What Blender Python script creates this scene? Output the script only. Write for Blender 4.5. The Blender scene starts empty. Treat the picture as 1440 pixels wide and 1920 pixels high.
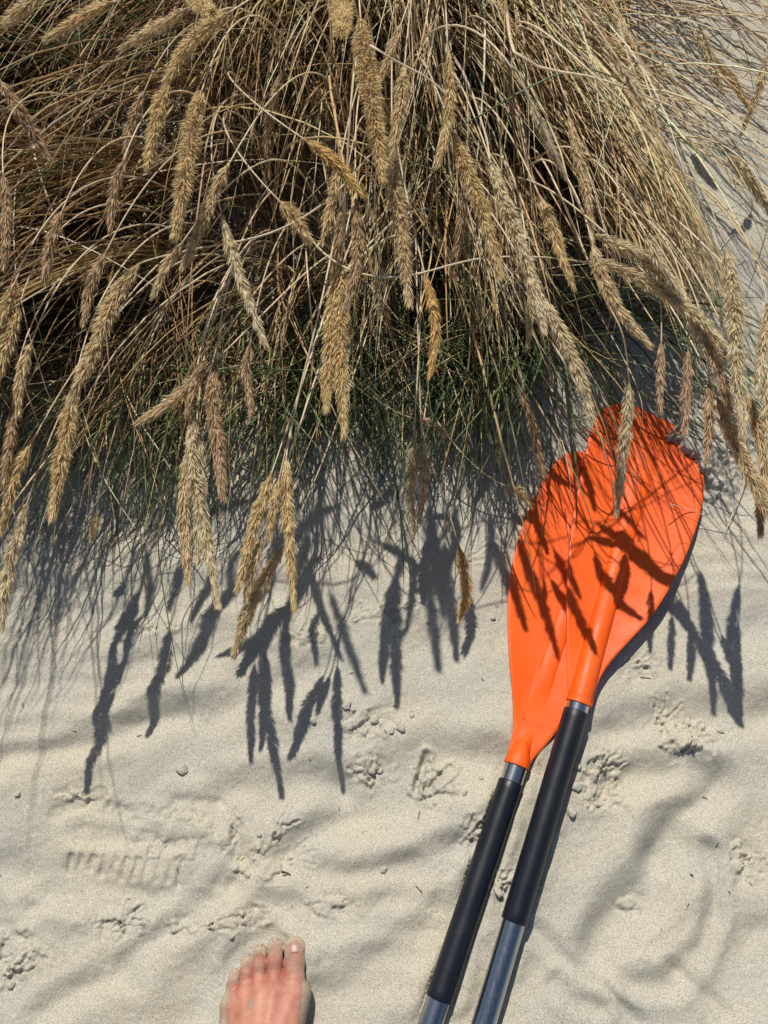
import bpy, math, random
import numpy as np
from mathutils import Vector

random.seed(7)
RNG = np.random.default_rng(11)
C = bpy.context.scene.collection
scene = bpy.context.scene

# ------------------------------------------------------------------ camera
TILT = math.radians(20.0)
DIST = 1.30
CAM = np.array([0.0, -DIST * math.sin(TILT), DIST * math.cos(TILT)])
FOV = math.radians(58.0)
TANV = math.tan(FOV / 2)
cd = bpy.data.cameras.new('camera')
cam = bpy.data.objects.new('camera', cd)
C.objects.link(cam)
cam.location = CAM
cam.rotation_euler = (TILT, 0, 0)
cd.sensor_fit = 'VERTICAL'
cd.angle_y = FOV
cd.clip_start = 0.02
cd.clip_end = 500
scene.camera = cam

# ------------------------------------------------------------------ world, sun, exposure
LDIR = Vector((0.17, -0.66, -1.0)).normalized()      # way the sunlight travels
elev = math.asin(-LDIR.z)
az = math.atan2(-LDIR.x, -LDIR.y)                     # compass bearing of the sun from +Y
world = bpy.data.worlds.new('World')
scene.world = world
world.use_nodes = True
wn = world.node_tree.nodes
sky = wn.new('ShaderNodeTexSky')
sky.sky_type = 'NISHITA'
sky.sun_disc = False
sky.sun_elevation = elev
sky.sun_rotation = az
world.node_tree.links.new(sky.outputs[0], wn['Background'].inputs[0])
wn['Background'].inputs[1].default_value = 0.06
sl = bpy.data.lights.new('sun', 'SUN')
sl.energy = 3.9
sl.angle = math.radians(0.53)
sl.color = (1.0, 0.955, 0.88)
sun = bpy.data.objects.new('sun', sl)
C.objects.link(sun)
sun.location = (0, 3, 4)
sun.rotation_euler = LDIR.to_track_quat('-Z', 'Y').to_euler()
scene.view_settings.view_transform = 'Standard'
scene.view_settings.look = 'None'
scene.view_settings.exposure = 0.14
scene.view_settings.gamma = 1
scene.render.engine = 'CYCLES'
scene.cycles.max_bounces = 6
scene.cycles.diffuse_bounces = 3
scene.cycles.glossy_bounces = 3
scene.cycles.use_denoising = True


# ------------------------------------------------------------------ helpers
def P(u, v, h=0.0):
    """world point at height h seen where (u, v) lies in the 1440 x 1920 photograph"""
    x = (u - 720) / 960 * TANV
    y = (960 - v) / 960 * TANV
    d = np.array([x, y * math.cos(TILT) + math.sin(TILT), y * math.sin(TILT) - math.cos(TILT)])
    k = (h - CAM[2]) / d[2]
    return CAM + d * k


def pxsize(p):
    d = np.asarray(p) - CAM
    depth = -(d[1] * -math.sin(TILT) + d[2] * math.cos(TILT))
    return depth * TANV / 960


def tag(o, label=None, cat=None, group=None, kind=None):
    if label: o['label'] = label
    if cat: o['category'] = cat
    if group: o['group'] = group
    if kind: o['kind'] = kind
    return o


def empty(name, loc):
    o = bpy.data.objects.new(name, None)
    C.objects.link(o)
    o.location = loc
    o.empty_display_size = 0.02
    return o


def link(name, me, mat, parent=None, smooth=True):
    o = bpy.data.objects.new(name, me)
    C.objects.link(o)
    if mat: me.materials.append(mat)
    if smooth:
        me.polygons.foreach_set('use_smooth', np.ones(len(me.polygons), dtype=bool))
    if parent:
        o.parent = parent
        o.matrix_parent_inverse.identity()
        o.location = -parent.location
    return o


def mesh_np(name, verts, faces, col=None):
    """faces: (M,3) or (M,4) array"""
    me = bpy.data.meshes.new(name)
    verts = np.ascontiguousarray(verts, dtype=np.float32).reshape(-1, 3)
    faces = np.ascontiguousarray(faces, dtype=np.int32)
    m, k = faces.shape
    me.vertices.add(len(verts))
    me.vertices.foreach_set('co', verts.ravel())
    me.loops.add(m * k)
    me.loops.foreach_set('vertex_index', faces.ravel())
    me.polygons.add(m)
    me.polygons.foreach_set('loop_start', np.arange(0, m * k, k, dtype=np.int32))
    me.polygons.foreach_set('loop_total', np.full(m, k, dtype=np.int32))
    me.update(calc_edges=True)
    if col is not None:
        a = me.color_attributes.new('tint', 'FLOAT_COLOR', 'POINT')
        c4 = np.ones((len(verts), 4), dtype=np.float32)
        c4[:, :3] = np.asarray(col).reshape(-1, 3)
        a.data.foreach_set('color', c4.ravel())
    return me


def norm(a):
    return a / np.maximum(np.linalg.norm(a, axis=-1, keepdims=True), 1e-9)


def tubes(pts, rad, sides=3, flat=1.0):
    """pts (N,K,3), rad (N,K) -> verts, quads; flat<1 squashes the section into a leaf"""
    N, K, _ = pts.shape
    t = np.gradient(pts, axis=1)
    t = norm(t)
    ref = np.array([0.31, 0.2, 0.93])
    s = norm(np.cross(t, ref))
    b = np.cross(t, s)
    an = np.arange(sides) * 2 * math.pi / sides
    ring = (np.cos(an)[None, None, :, None] * s[:, :, None, :] +
            flat * np.sin(an)[None, None, :, None] * b[:, :, None, :])
    V = pts[:, :, None, :] + rad[:, :, None, None] * ring
    idx = np.arange(N * K * sides).reshape(N, K, sides)
    a = idx[:, :-1, :]
    bq = idx[:, 1:, :]
    F = np.stack([a, np.roll(a, -1, 2), np.roll(bq, -1, 2), bq], -1).reshape(-1, 4)
    return V.reshape(-1, 3), F


def spline(ctrl, n):
    """Catmull-Rom (centripetal-ish) through control points"""
    c = np.asarray(ctrl, float)
    c = np.vstack([2 * c[0] - c[1], c, 2 * c[-1] - c[-2]])
    seg = len(c) - 3
    d = np.linalg.norm(np.diff(c[1:-1], axis=0), axis=1)
    cum = np.concatenate([[0], np.cumsum(d)])
    s = np.linspace(0, cum[-1], n)
    i = np.clip(np.searchsorted(cum, s, side='right') - 1, 0, seg - 1)
    t = ((s - cum[i]) / np.maximum(d[i], 1e-9))[:, None]
    p0, p1, p2, p3 = c[i], c[i + 1], c[i + 2], c[i + 3]
    return 0.5 * (2 * p1 + (p2 - p0) * t + (2 * p0 - 5 * p1 + 4 * p2 - p3) * t ** 2 +
                  (3 * p1 - p0 - 3 * p2 + p3) * t ** 3)


# value noise
_T = np.random.default_rng(5).random((256, 256)).astype(np.float64)


def vnoise(x, y):
    xi = np.floor(x).astype(int)
    yi = np.floor(y).astype(int)
    fx = x - xi
    fy = y - yi
    fx = fx * fx * fx * (fx * (fx * 6 - 15) + 10)
    fy = fy * fy * fy * (fy * (fy * 6 - 15) + 10)
    g = lambda a, b: _T[a & 255, b & 255]
    return ((g(xi, yi) * (1 - fx) + g(xi + 1, yi) * fx) * (1 - fy) +
            (g(xi, yi + 1) * (1 - fx) + g(xi + 1, yi + 1) * fx) * fy) * 2 - 1


def fbm(x, y, oct=4, gain=0.5):
    r = 0
    a = 1
    for k in range(oct):
        r = r + a * vnoise(x + 17.3 * k, y - 9.1 * k)
        c, s = math.cos(0.6), math.sin(0.6)
        x, y = (x * c - y * s) * 2.03, (x * s + y * c) * 2.03
        a *= gain
    return r


def smooth(a, b, x):
    t = np.clip((x - a) / (b - a), 0, 1)
    return t * t * (3 - 2 * t)


# ------------------------------------------------------------------ materials
def newmat(name):
    m = bpy.data.materials.new(name)
    m.use_nodes = True
    nt = m.node_tree
    return m, nt, nt.nodes, nt.links, nt.nodes['Principled BSDF']


def texco(nodes, links, kind='Object'):
    t = nodes.new('ShaderNodeTexCoord')
    return t.outputs[kind]


def noise(nodes, links, vec, scale, detail=2.0, rough=0.5):
    n = nodes.new('ShaderNodeTexNoise')
    n.inputs['Scale'].default_value = scale
    n.inputs['Detail'].default_value = detail
    n.inputs['Roughness'].default_value = rough
    links.new(vec, n.inputs['Vector'])
    return n.outputs['Fac']


def ramp(nodes, links, fac, stops):
    r = nodes.new('ShaderNodeValToRGB')
    e = r.color_ramp.elements
    while len(e) < len(stops): e.new(0.5)
    for k, (p, c) in enumerate(stops):
        e[k].position = p
        e[k].color = (*c, 1) if len(c) == 3 else c
    links.new(fac, r.inputs['Fac'])
    return r.outputs['Color']


def mixc(nodes, links, fac, a, b, mode='MIX'):
    m = nodes.new('ShaderNodeMix')
    m.data_type = 'RGBA'
    m.blend_type = mode
    for s, v in ((m.inputs[0], fac), (m.inputs[6], a), (m.inputs[7], b)):
        if isinstance(v, (int, float)): s.default_value = v
        elif isinstance(v, tuple): s.default_value = (*v, 1)
        else: links.new(v, s)
    return m.outputs[2]


def mathn(nodes, links, op, a, b=0.0):
    m = nodes.new('ShaderNodeMath')
    m.operation = op
    for s, v in ((m.inputs[0], a), (m.inputs[1], b)):
        if isinstance(v, (int, float)): s.default_value = v
        else: links.new(v, s)
    return m.outputs[0]


def bump(nodes, links, height, dist, strength=1.0, prev=None):
    b = nodes.new('ShaderNodeBump')
    b.inputs['Distance'].default_value = dist
    b.inputs['Strength'].default_value = strength
    links.new(height, b.inputs['Height'])
    if prev is not None: links.new(prev, b.inputs['Normal'])
    return b.outputs['Normal']


SAND_STOPS = [(0.30, (0.13, 0.117, 0.09)), (0.41, (0.375, 0.348, 0.278)),
              (0.52, (0.50, 0.468, 0.380)), (0.66, (0.66, 0.63, 0.53))]


def sand_material(name='sand'):
    m, nt, N, L, B = newmat(name)
    co = texco(N, L)
    g1 = noise(N, L, co, 620, 2, 0.6)
    g2 = noise(N, L, co, 1500, 1, 0.5)
    g = mathn(N, L, 'ADD', mathn(N, L, 'MULTIPLY', g1, 0.62), mathn(N, L, 'MULTIPLY', g2, 0.38))
    col = ramp(N, L, g, SAND_STOPS)
    big = noise(N, L, co, 7, 3, 0.6)
    tone = ramp(N, L, big, [(0.3, (0.92, 0.94, 0.98)), (0.7, (1.04, 1.0, 0.95))])
    col = mixc(N, L, 1.0, col, tone, 'MULTIPLY')
    # sparse dark grains
    vo = N.new('ShaderNodeTexVoronoi')
    vo.inputs['Scale'].default_value = 230
    L.new(co, vo.inputs['Vector'])
    sp = ramp(N, L, vo.outputs['Distance'], [(0.10, (1, 1, 1)), (0.16, (0, 0, 0))])
    sel = ramp(N, L, noise(N, L, co, 90, 1), [(0.60, (0, 0, 0)), (0.68, (1, 1, 1))])
    f = mathn(N, L, 'MULTIPLY', mathn(N, L, 'MULTIPLY', sp, sel), 0.75)
    col = mixc(N, L, f, col, (0.07, 0.05, 0.035))
    L.new(col, B.inputs['Base Color'])
    B.inputs['Roughness'].default_value = 0.95
    B.inputs['Specular IOR Level'].default_value = 0.15
    n0 = bump(N, L, noise(N, L, co, 140, 4, 0.6), 0.0010, 0.7)
    n1 = bump(N, L, g, 0.0009, 0.75, n0)
    L.new(n1, B.inputs['Normal'])
    return m


def straw_material(name, rough=0.45, trans=0.25):
    m, nt, N, L, B = newmat(name)
    a = N.new('ShaderNodeVertexColor')
    a.layer_name = 'tint'
    co = texco(N, L)
    v = ramp(N, L, noise(N, L, co, 120, 2), [(0.3, (0.78, 0.76, 0.74)), (0.7, (1.12, 1.12, 1.12))])
    col = mixc(N, L, 1.0, a.outputs['Color'], v, 'MULTIPLY')
    L.new(col, B.inputs['Base Color'])
    B.inputs['Roughness'].default_value = rough
    B.inputs['Specular IOR Level'].default_value = 0.5
    t = N.new('ShaderNodeBsdfTranslucent')
    L.new(col, t.inputs['Color'])
    mx = N.new('ShaderNodeMixShader')
    mx.inputs[0].default_value = trans
    L.new(B.outputs[0], mx.inputs[1])
    L.new(t.outputs[0], mx.inputs[2])
    L.new(mx.outputs[0], N['Material Output'].inputs['Surface'])
    return m


def orange_material():
    m, nt, N, L, B = newmat('orange_plastic')
    co = texco(N, L)
    n = noise(N, L, co, 14, 3, 0.6)
    col = ramp(N, L, n, [(0.3, (0.83, 0.094, 0.003)), (0.7, (0.92, 0.122, 0.005))])
    # scuffs and a film of dust
    sc = N.new('ShaderNodeMapping')
    sc.inputs['Scale'].default_value = (60, 600, 60)
    sc.inputs['Rotation'].default_value = (0, 0, 0.5)
    L.new(co, sc.inputs['Vector'])
    scr = ramp(N, L, noise(N, L, sc.outputs[0], 1.0, 3, 0.7), [(0.66, (0, 0, 0)), (0.78, (1, 1, 1))])
    patch = ramp(N, L, noise(N, L, co, 11, 2), [(0.5, (0, 0, 0)), (0.7, (1, 1, 1))])
    f = mathn(N, L, 'MULTIPLY', mathn(N, L, 'MULTIPLY', scr, patch), 0.7)
    col = mixc(N, L, f, col, (0.85, 0.45, 0.30))
    dust = ramp(N, L, noise(N, L, co, 900, 2, 0.7), [(0.60, (0, 0, 0)), (0.68, (1, 1, 1))])
    dpat = ramp(N, L, noise(N, L, co, 17, 3, 0.6), [(0.46, (0, 0, 0)), (0.72, (1, 1, 1))])
    f2 = mathn(N, L, 'MULTIPLY', mathn(N, L, 'MULTIPLY', dust, dpat), 0.7)
    col = mixc(N, L, f2, col, (0.55, 0.44, 0.30))
    L.new(col, B.inputs['Base Color'])
    r = ramp(N, L, noise(N, L, co, 40, 3), [(0.3, (0.42, 0.42, 0.42)), (0.7, (0.60, 0.60, 0.60))])
    L.new(r, B.inputs['Roughness'])
    B.inputs['Specular IOR Level'].default_value = 0.32
    n0 = bump(N, L, noise(N, L, co, 900, 2), 0.00015, 0.6)
    L.new(bump(N, L, noise(N, L, co, 9, 1), 0.0015, 0.35, n0), B.inputs['Normal'])
    return m


def rubber_material():
    m, nt, N, L, B = newmat('black_grip')
    co = texco(N, L)
    d = ramp(N, L, noise(N, L, co, 700, 2, 0.7), [(0.63, (0, 0, 0)), (0.70, (1, 1, 1))])
    p = ramp(N, L, noise(N, L, co, 22, 3, 0.6), [(0.44, (0, 0, 0)), (0.7, (1, 1, 1))])
    f = mathn(N, L, 'MULTIPLY', mathn(N, L, 'MULTIPLY', d, p), 0.4)
    col = mixc(N, L, f, (0.0065, 0.0085, 0.015), (0.30, 0.27, 0.21))
    film = ramp(N, L, noise(N, L, co, 9, 3, 0.6), [(0.45, (0, 0, 0)), (0.8, (0.012, 0.012, 0.012))])
    col = mixc(N, L, film, col, (0.20, 0.19, 0.17))
    L.new(col, B.inputs['Base Color'])
    r = ramp(N, L, noise(N, L, co, 35, 3), [(0.3, (0.36, 0.36, 0.36)), (0.7, (0.48, 0.48, 0.48))])
    L.new(r, B.inputs['Roughness'])
    B.inputs['Specular IOR Level'].default_value = 0.45
    L.new(bump(N, L, noise(N, L, co, 60, 3), 0.0005, 0.5), B.inputs['Normal'])
    return m


def metal_material(name, col, rough):
    m, nt, N, L, B = newmat(name)
    co = texco(N, L, 'Generated')
    mp = N.new('ShaderNodeMapping')
    mp.inputs['Scale'].default_value = (220, 3, 220)
    L.new(co, mp.inputs['Vector'])
    s = noise(N, L, mp.outputs[0], 1.0, 2)
    r = ramp(N, L, s, [(0.3, (rough * 0.8,) * 3), (0.7, (rough * 1.25,) * 3)])
    L.new(r, B.inputs['Roughness'])
    o2 = texco(N, L)
    d = ramp(N, L, noise(N, L, o2, 500, 2, 0.7), [(0.69, (0, 0, 0)), (0.74, (1, 1, 1))])
    base = mixc(N, L, mathn(N, L, 'MULTIPLY', d, 0.5), col, (0.4, 0.36, 0.28))
    L.new(base, B.inputs['Base Color'])
    B.inputs['Metallic'].default_value = 1.0
    return m


def skin_material():
    m, nt, N, L, B = newmat('skin')
    co = texco(N, L)
    geo = N.new('ShaderNodeNewGeometry')
    sep = N.new('ShaderNodeSeparateXYZ')
    L.new(co, sep.inputs[0])
    base = ramp(N, L, noise(N, L, co, 45, 3, 0.6),
                [(0.28, (0.40, 0.155, 0.105)), (0.5, (0.50, 0.225, 0.155)), (0.75, (0.585, 0.295, 0.21))])
    v = ramp(N, L, noise(N, L, co, 20, 2), [(0.4, (0, 0, 0)), (0.7, (1, 1, 1))])
    base = mixc(N, L, mathn(N, L, 'MULTIPLY', v, 0.18), base, (0.62, 0.22, 0.15))
    a = N.new('ShaderNodeVertexColor')
    a.layer_name = 'tint'                       # r: how sandy, g: redness and painted cleft shade
    sc = N.new('ShaderNodeSeparateColor')
    L.new(a.outputs['Color'], sc.inputs[0])
    base = mixc(N, L, mathn(N, L, 'MULTIPLY', sc.outputs[1], 0.65), base, (0.40, 0.10, 0.08))
    gr = noise(N, L, co, 1100, 2, 0.7)
    pt = noise(N, L, co, 70, 4, 0.65)
    k = mathn(N, L, 'ADD', mathn(N, L, 'MULTIPLY', gr, 0.6), mathn(N, L, 'MULTIPLY', pt, 0.4))
    k = mathn(N, L, 'ADD', k, mathn(N, L, 'MULTIPLY', sc.outputs[0], 0.37))
    f = ramp(N, L, k, [(0.65, (0, 0, 0)), (0.72, (1, 1, 1))])
    f = mathn(N, L, 'MULTIPLY', f, 0.85)
    sandc = ramp(N, L, noise(N, L, co, 1500, 1), [(0.35, (0.28, 0.23, 0.16)), (0.65, (0.60, 0.52, 0.39))])
    col = mixc(N, L, f, base, sandc)
    L.new(col, B.inputs['Base Color'])
    r = N.new('ShaderNodeMapRange')
    L.new(f, r.inputs[0])
    r.inputs[3].default_value = 0.48
    r.inputs[4].default_value = 0.9
    L.new(r.outputs[0], B.inputs['Roughness'])
    B.inputs['Subsurface Weight'].default_value = 0.08
    B.inputs['Specular IOR Level'].default_value = 0.35
    B.inputs['Subsurface Radius'].default_value = (0.006, 0.002, 0.001)
    B.inputs['Subsurface Scale'].default_value = 0.5
    # skin lines
    mp = N.new('ShaderNodeMapping')
    mp.inputs['Scale'].default_value = (90, 420, 200)
    L.new(co, mp.inputs['Vector'])
    n0 = bump(N, L, noise(N, L, mp.outputs[0], 1.0, 3), 0.0009, 0.8)
    n1 = bump(N, L, f, 0.0006, 0.8, n0)
    L.new(bump(N, L, noise(N, L, co, 800, 2), 0.0003, 0.5, n1), B.inputs['Normal'])
    return m


def nail_material():
    m, nt, N, L, B = newmat('nail')
    co = texco(N, L)
    col = ramp(N, L, noise(N, L, co, 160, 2), [(0.3, (0.38, 0.215, 0.165)), (0.7, (0.48, 0.30, 0.24))])
    gr = ramp(N, L, noise(N, L, co, 1200, 2, 0.7), [(0.50, (0, 0, 0)), (0.60, (1, 1, 1))])
    col = mixc(N, L, mathn(N, L, 'MULTIPLY', gr, 0.4), col, (0.45, 0.38, 0.28))
    L.new(col, B.inputs['Base Color'])
    B.inputs['Roughness'].default_value = 0.42
    return m


SAND = sand_material()
STRAW = straw_material('straw', 0.38, 0.25)
HEADM = straw_material('seed_bristles', 0.45, 0.48)
GREENM = straw_material('green_leaf', 0.4, 0.25)
ORANGE = orange_material()
RUBBER = rubber_material()
ALU = metal_material('anodised_aluminium', (0.40, 0.43, 0.47), 0.27)
CHROME = metal_material('bright_metal', (0.60, 0.62, 0.64), 0.20)
SKIN = skin_material()
NAIL = nail_material()

# ------------------------------------------------------------------ paddle geometry (numbers first: the sand needs them)
class PaddleSpec: pass


def paddle_spec(neck, far, left_px, right_px, r_sleeve, r_shaft, tipdrop, h_out):
    s = PaddleSpec()
    s.neck = P(*neck)
    farp = P(*far)
    s.ax = norm(s.neck - farp)                       # towards the blade tip
    s.axh = norm(np.array([s.ax[0], s.ax[1], 0]))
    s.side = np.array([s.axh[1], -s.axh[0], 0.0])    # to +x
    loc = lambda q: ((q - s.neck) @ s.axh, (q - s.neck) @ s.side)
    L_ = np.array([loc(P(u, v, h_out)) for u, v in left_px])
    R_ = np.array([loc(P(u, v, h_out)) for u, v in right_px])
    s.len = max(L_[-1, 0], R_[-1, 0])
    L_[-1] = R_[-1] = (s.len, (L_[-1, 1] + R_[-1, 1]) / 2)
    for A in (L_, R_):
        for k in range(1, len(A)): A[k, 0] = max(A[k, 0], A[k - 1, 0] + 1e-4)
    s.L, s.R = L_, R_
    s.r_sleeve, s.r_shaft, s.tipdrop = r_sleeve, r_shaft, tipdrop
    return s


def smooth_outline(A, n=160):
    """resample an outline through its points with a spline, as function of s"""
    c = spline(np.c_[A, np.zeros(len(A))], n)[:, :2]
    for k in range(1, n): c[k, 0] = max(c[k, 0], c[k - 1, 0] + 1e-6)
    return c


RS = paddle_spec((1084.6, 1319, .037), (907, 1920, .0225),
    [(1063, 1314), (1061, 1282), (1060, 1208), (1060, 1132), (1064, 1058), (1072, 982), (1086, 908), (1099, 848),
     (1108, 808), (1116, 788), (1129, 766), (1147, 754), (1168, 751), (1200, 757)],
    [(1106, 1325), (1111, 1303), (1121, 1275), (1140, 1245), (1170, 1211), (1211, 1166), (1245, 1117), (1279, 1054),
     (1301, 1001), (1316, 952), (1322, 915), (1322, 885), (1316, 858), (1305, 835), (1285, 808), (1262, 790), (1230, 772), (1200, 757)],
    .0157, .0143, .022, .022)
LS = paddle_spec((968, 1436, .019), (807, 1920, .019),
    [(947, 1430), (957, 1390), (962, 1358), (960, 1301), (955, 1245), (952, 1189), (952, 1132), (956, 1082), (969, 1020),
     (988, 964), (1012, 915), (1031, 881), (1050, 859), (1070, 847), (1085, 844)],
    [(991, 1439), (999, 1423), (1024, 1395), (1048, 1362), (1090, 1290), (1130, 1215), (1160, 1130), (1176, 1040),
     (1176, 960), (1158, 900), (1130, 865), (1105, 849), (1085, 844)],
    .0157, .0143, .008, .012)
for S_ in (RS, LS):
    S_.Ls = smooth_outline(S_.L)
    S_.Rs = smooth_outline(S_.R)


def blade_axis_z(S, s):
    """height of the blade's mid surface on its axis"""
    t = np.clip(s / S.len, 0, 1)
    return S.neck[2] - 0.004 * smooth(0, .15, t) + S.ax[2] * s * 0 - S.tipdrop * smooth(0.0, 1.0, t)


def blade_surface(S, s, t, wl, wr, ridge_h, ridge_w, ridge_fade, cone):
    """z of the blade's top, s along, t across"""
    z = blade_axis_z(S, s)
    w = np.where(t < 0, -wl, wr)
    q = np.clip(np.abs(t) / np.maximum(w, 1e-4), 0, 1)
    k = smooth(0.05, 0.3, s / S.len)
    z = z + 0.006 * k * q ** 2 * (1 - 0.5 * smooth(.6, 1, s / S.len))     # spoon
    f = s / S.len
    hgt = ridge_h(f)
    wd = ridge_w(f)
    z = z + hgt * np.sqrt(np.clip(1 - (t / wd) ** 2, 0, 1)) ** 1.0
    return z


RIDGE_R = (lambda f: 0.0135 * (1 - smooth(0.0, 0.93, f)) ** 0.9, lambda f: 0.0150 - 0.003 * f)
RIDGE_L = (lambda f: 0.0150 * (1 - smooth(0.0, 0.10, f)) ** 0.7 + 0.0035 * smooth(.16, .3, f) * (1 - smooth(.6, .95, f)),
           lambda f: np.where(f < 0.11, 0.0150 * np.sqrt(np.clip(1 - (f / .112), 0.02, 1)), 0.011))

# ------------------------------------------------------------------ sand
def axis_grid(lo, hi, step, far, g=1.16):
    a = list(np.arange(lo, hi + step / 2, step))
    d = step
    x = hi
    while x < far:
        d *= g
        x += d
        a.append(x)
    d = step
    x = lo
    pre = []
    while x > -far:
        d *= g
        x -= d
        pre.append(x)
    return np.array(pre[::-1] + a)


def seg_dist(X, Y, a, b):
    ax, ay, bx, by = a[0], a[1], b[0], b[1]
    dx, dy = bx - ax, by - ay
    t = np.clip(((X - ax) * dx + (Y - ay) * dy) / (dx * dx + dy * dy + 1e-12), 0, 1)
    return np.hypot(X - ax - t * dx, Y - ay - t * dy), t


def in_out(S, X, Y):
    s = (X - S.neck[0]) * S.axh[0] + (Y - S.neck[1]) * S.axh[1]
    t = (X - S.neck[0]) * S.side[0] + (Y - S.neck[1]) * S.side[1]
    wl = np.interp(s, S.Ls[:, 0], S.Ls[:, 1])
    wr = np.interp(s, S.Rs[:, 0], S.Rs[:, 1])
    inside = (s > 0) & (s < S.len) & (t > wl - .002) & (t < wr + .002)
    return s, t, wl, wr, inside


FOOT_Z = 0.0
# polylines pressed into / heaped on the sand:  (points px, half width m, depth m (+ down), rim)
def track(cx, cy, ang, size, d=.0035):
    """a bird's foot print: three toes and a hind toe"""
    out = []
    for a, l in ((-38, 1.0), (0, 1.15), (36, 1.0), (178, .45)):
        r = math.radians(ang + a)
        out.append(([(cx, cy), (cx + math.sin(r) * size * l, cy - math.cos(r) * size * l)], .0019, d * .62, .7))
    return out


STAMPS = []
for a in ((797, 1482, 10, 46, .006), (690, 1462, -20, 44, .0045), (520, 1560, 25, 48, .005), (565, 1195, 60, 36, .003),
          (665, 1160, 60, 30, .0028), (712, 1142, 70, 28, .0024), (762, 1136, 65, 30, .0026), (878, 1048, 60, 34, .003),
          (1240, 1350, 15, 44, .004), (1130, 1440, 40, 46, .0055), (1288, 1392, 40, 40, .006), (1118, 1500, 45, 46, .005), (228, 1728, 50, 44, .006), (395, 1735, 70, 50, .004),
          (18, 1820, 50, 44, .006), (880, 1570, 40, 42, .005),
          (945, 1660, 30, 26, .005), (1195, 1245, 80, 30, .003), (545, 1610, 75, 46, .003)):
    STAMPS += track(*a)
# deep cuts of the big print by the paddles
STAMPS += [([(782, 1480), (800, 1415)], .0045, .008, .6), ([(800, 1478), (845, 1442)], .0045, .007, .6)]
# tread teeth left by a sole
for k in range(11):
    x = 132 + k * 21
    STAMPS.append(([(x, 1606 + k * 1.2), (x - 7 - (k % 3) * 2, 1634 + k * 2.2 - (k * 7 % 5) * 2)], .0048, (.0050, .0062, .0042)[k * 5 % 3], .12))
for k in range(12):
    x = 165 + k * 20
    STAMPS.append(([(x, 1500 + k * 2.8), (x - 4 - (k % 2) * 3, 1512 + k * 2.8 - (k * 3 % 4) * 2)], .0038, (.0030, .0020, .0036, .0014)[k * 3 % 4], .1))
STAMPS += [([(100, 1525), (150, 1508), (250, 1530), (350, 1552)], .010, .0048, .2),
           ([(150, 1562), (230, 1568), (350, 1580)], .012, .0050, .2),
           ([(330, 1510), (400, 1515), (445, 1560), (450, 1620), (415, 1665)], .014, .006, .4),
           ([(60, 1700), (90, 1685), (140, 1695)], .012, .006, .4)]
# broad troughs (gaussian)
TROUGH = [([(1345, 1470), (1290, 1520), (1240, 1580), (1225, 1605)], .022, .012),
          ([(1290, 1600), (1230, 1650), (1170, 1730), (1140, 1790)], .024, .012),
          ([(1345, 1600), (1350, 1720), (1320, 1790), (1250, 1850), (1190, 1850)], .012, .006),
          ([(1000, 1730), (1100, 1830), (1200, 1930)], .009, .004),
          ([(1060, 1840), (1130, 1910)], .009, .004), ([(1270, 1830), (1350, 1910)], .010, .004),
          ([(640, 1490), (720, 1470), (830, 1440), (940, 1440)], .030, .013),
          ([(560, 1600), (660, 1540), (760, 1520)], .022, .010),
          ([(420, 1490), (520, 1480), (620, 1470)], .020, .008),
          ([(600, 1640), (720, 1625), (840, 1600), (900, 1560)], .014, .006),
          ([(0, 1440), (100, 1420), (190, 1390), (330, 1330)], .018, .006),
          ([(560, 1270), (700, 1230), (850, 1190)], .025, .006),
          ([(270, 1370), (400, 1330), (520, 1270)], .022, .006),
          ([(240, 1820), (300, 1770), (390, 1700)], .014, .006),
          ([(330, 1900), (450, 1800), (560, 1700), (620, 1670)], .024, .007),
          ([(600, 1760), (680, 1700), (760, 1650)], .018, .006),
          ([(580, 1920), (690, 1830), (830, 1700)], .028, .006),
          ([(20, 1620), (120, 1660), (300, 1680), (430, 1660)], .018, .005),
          ([(100, 1900), (200, 1830)], .02, .006),
          ([(1150, 1370), (1250, 1330), (1400, 1340), (1470, 1330)], .022, .009),
          ([(1120, 1480), (1200, 1440), (1290, 1430)], .018, .008),
          ([(1150, 1100), (1280, 1150), (1440, 1180)], .03, .005),
          ([(1360, 1880), (1440, 1780)], .03, .007)]
ROUGH = [(210, 1735, 75, 36), (330, 1740, 50, 26), (1130, 1470, 60, 60), (1290, 1385, 75, 40), (20, 1800, 60, 60),
         (900, 1560, 50, 40), (500, 1620, 80, 35), (1400, 1610, 50, 40), (690, 1450, 55, 28), (150, 1490, 50, 14), (815, 1480, 60, 40),
         (700, 1360, 70, 30), (1190, 1260, 50, 25), (945, 1660, 35, 30), (740, 1150, 90, 26), (480, 1720, 70, 20), (560, 1195, 60, 18), (300, 1180, 40, 16), (620, 1700, 50, 26), (430, 1560, 30, 40), (1180, 1700, 30, 14), (330, 1590, 60, 22)]


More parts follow.
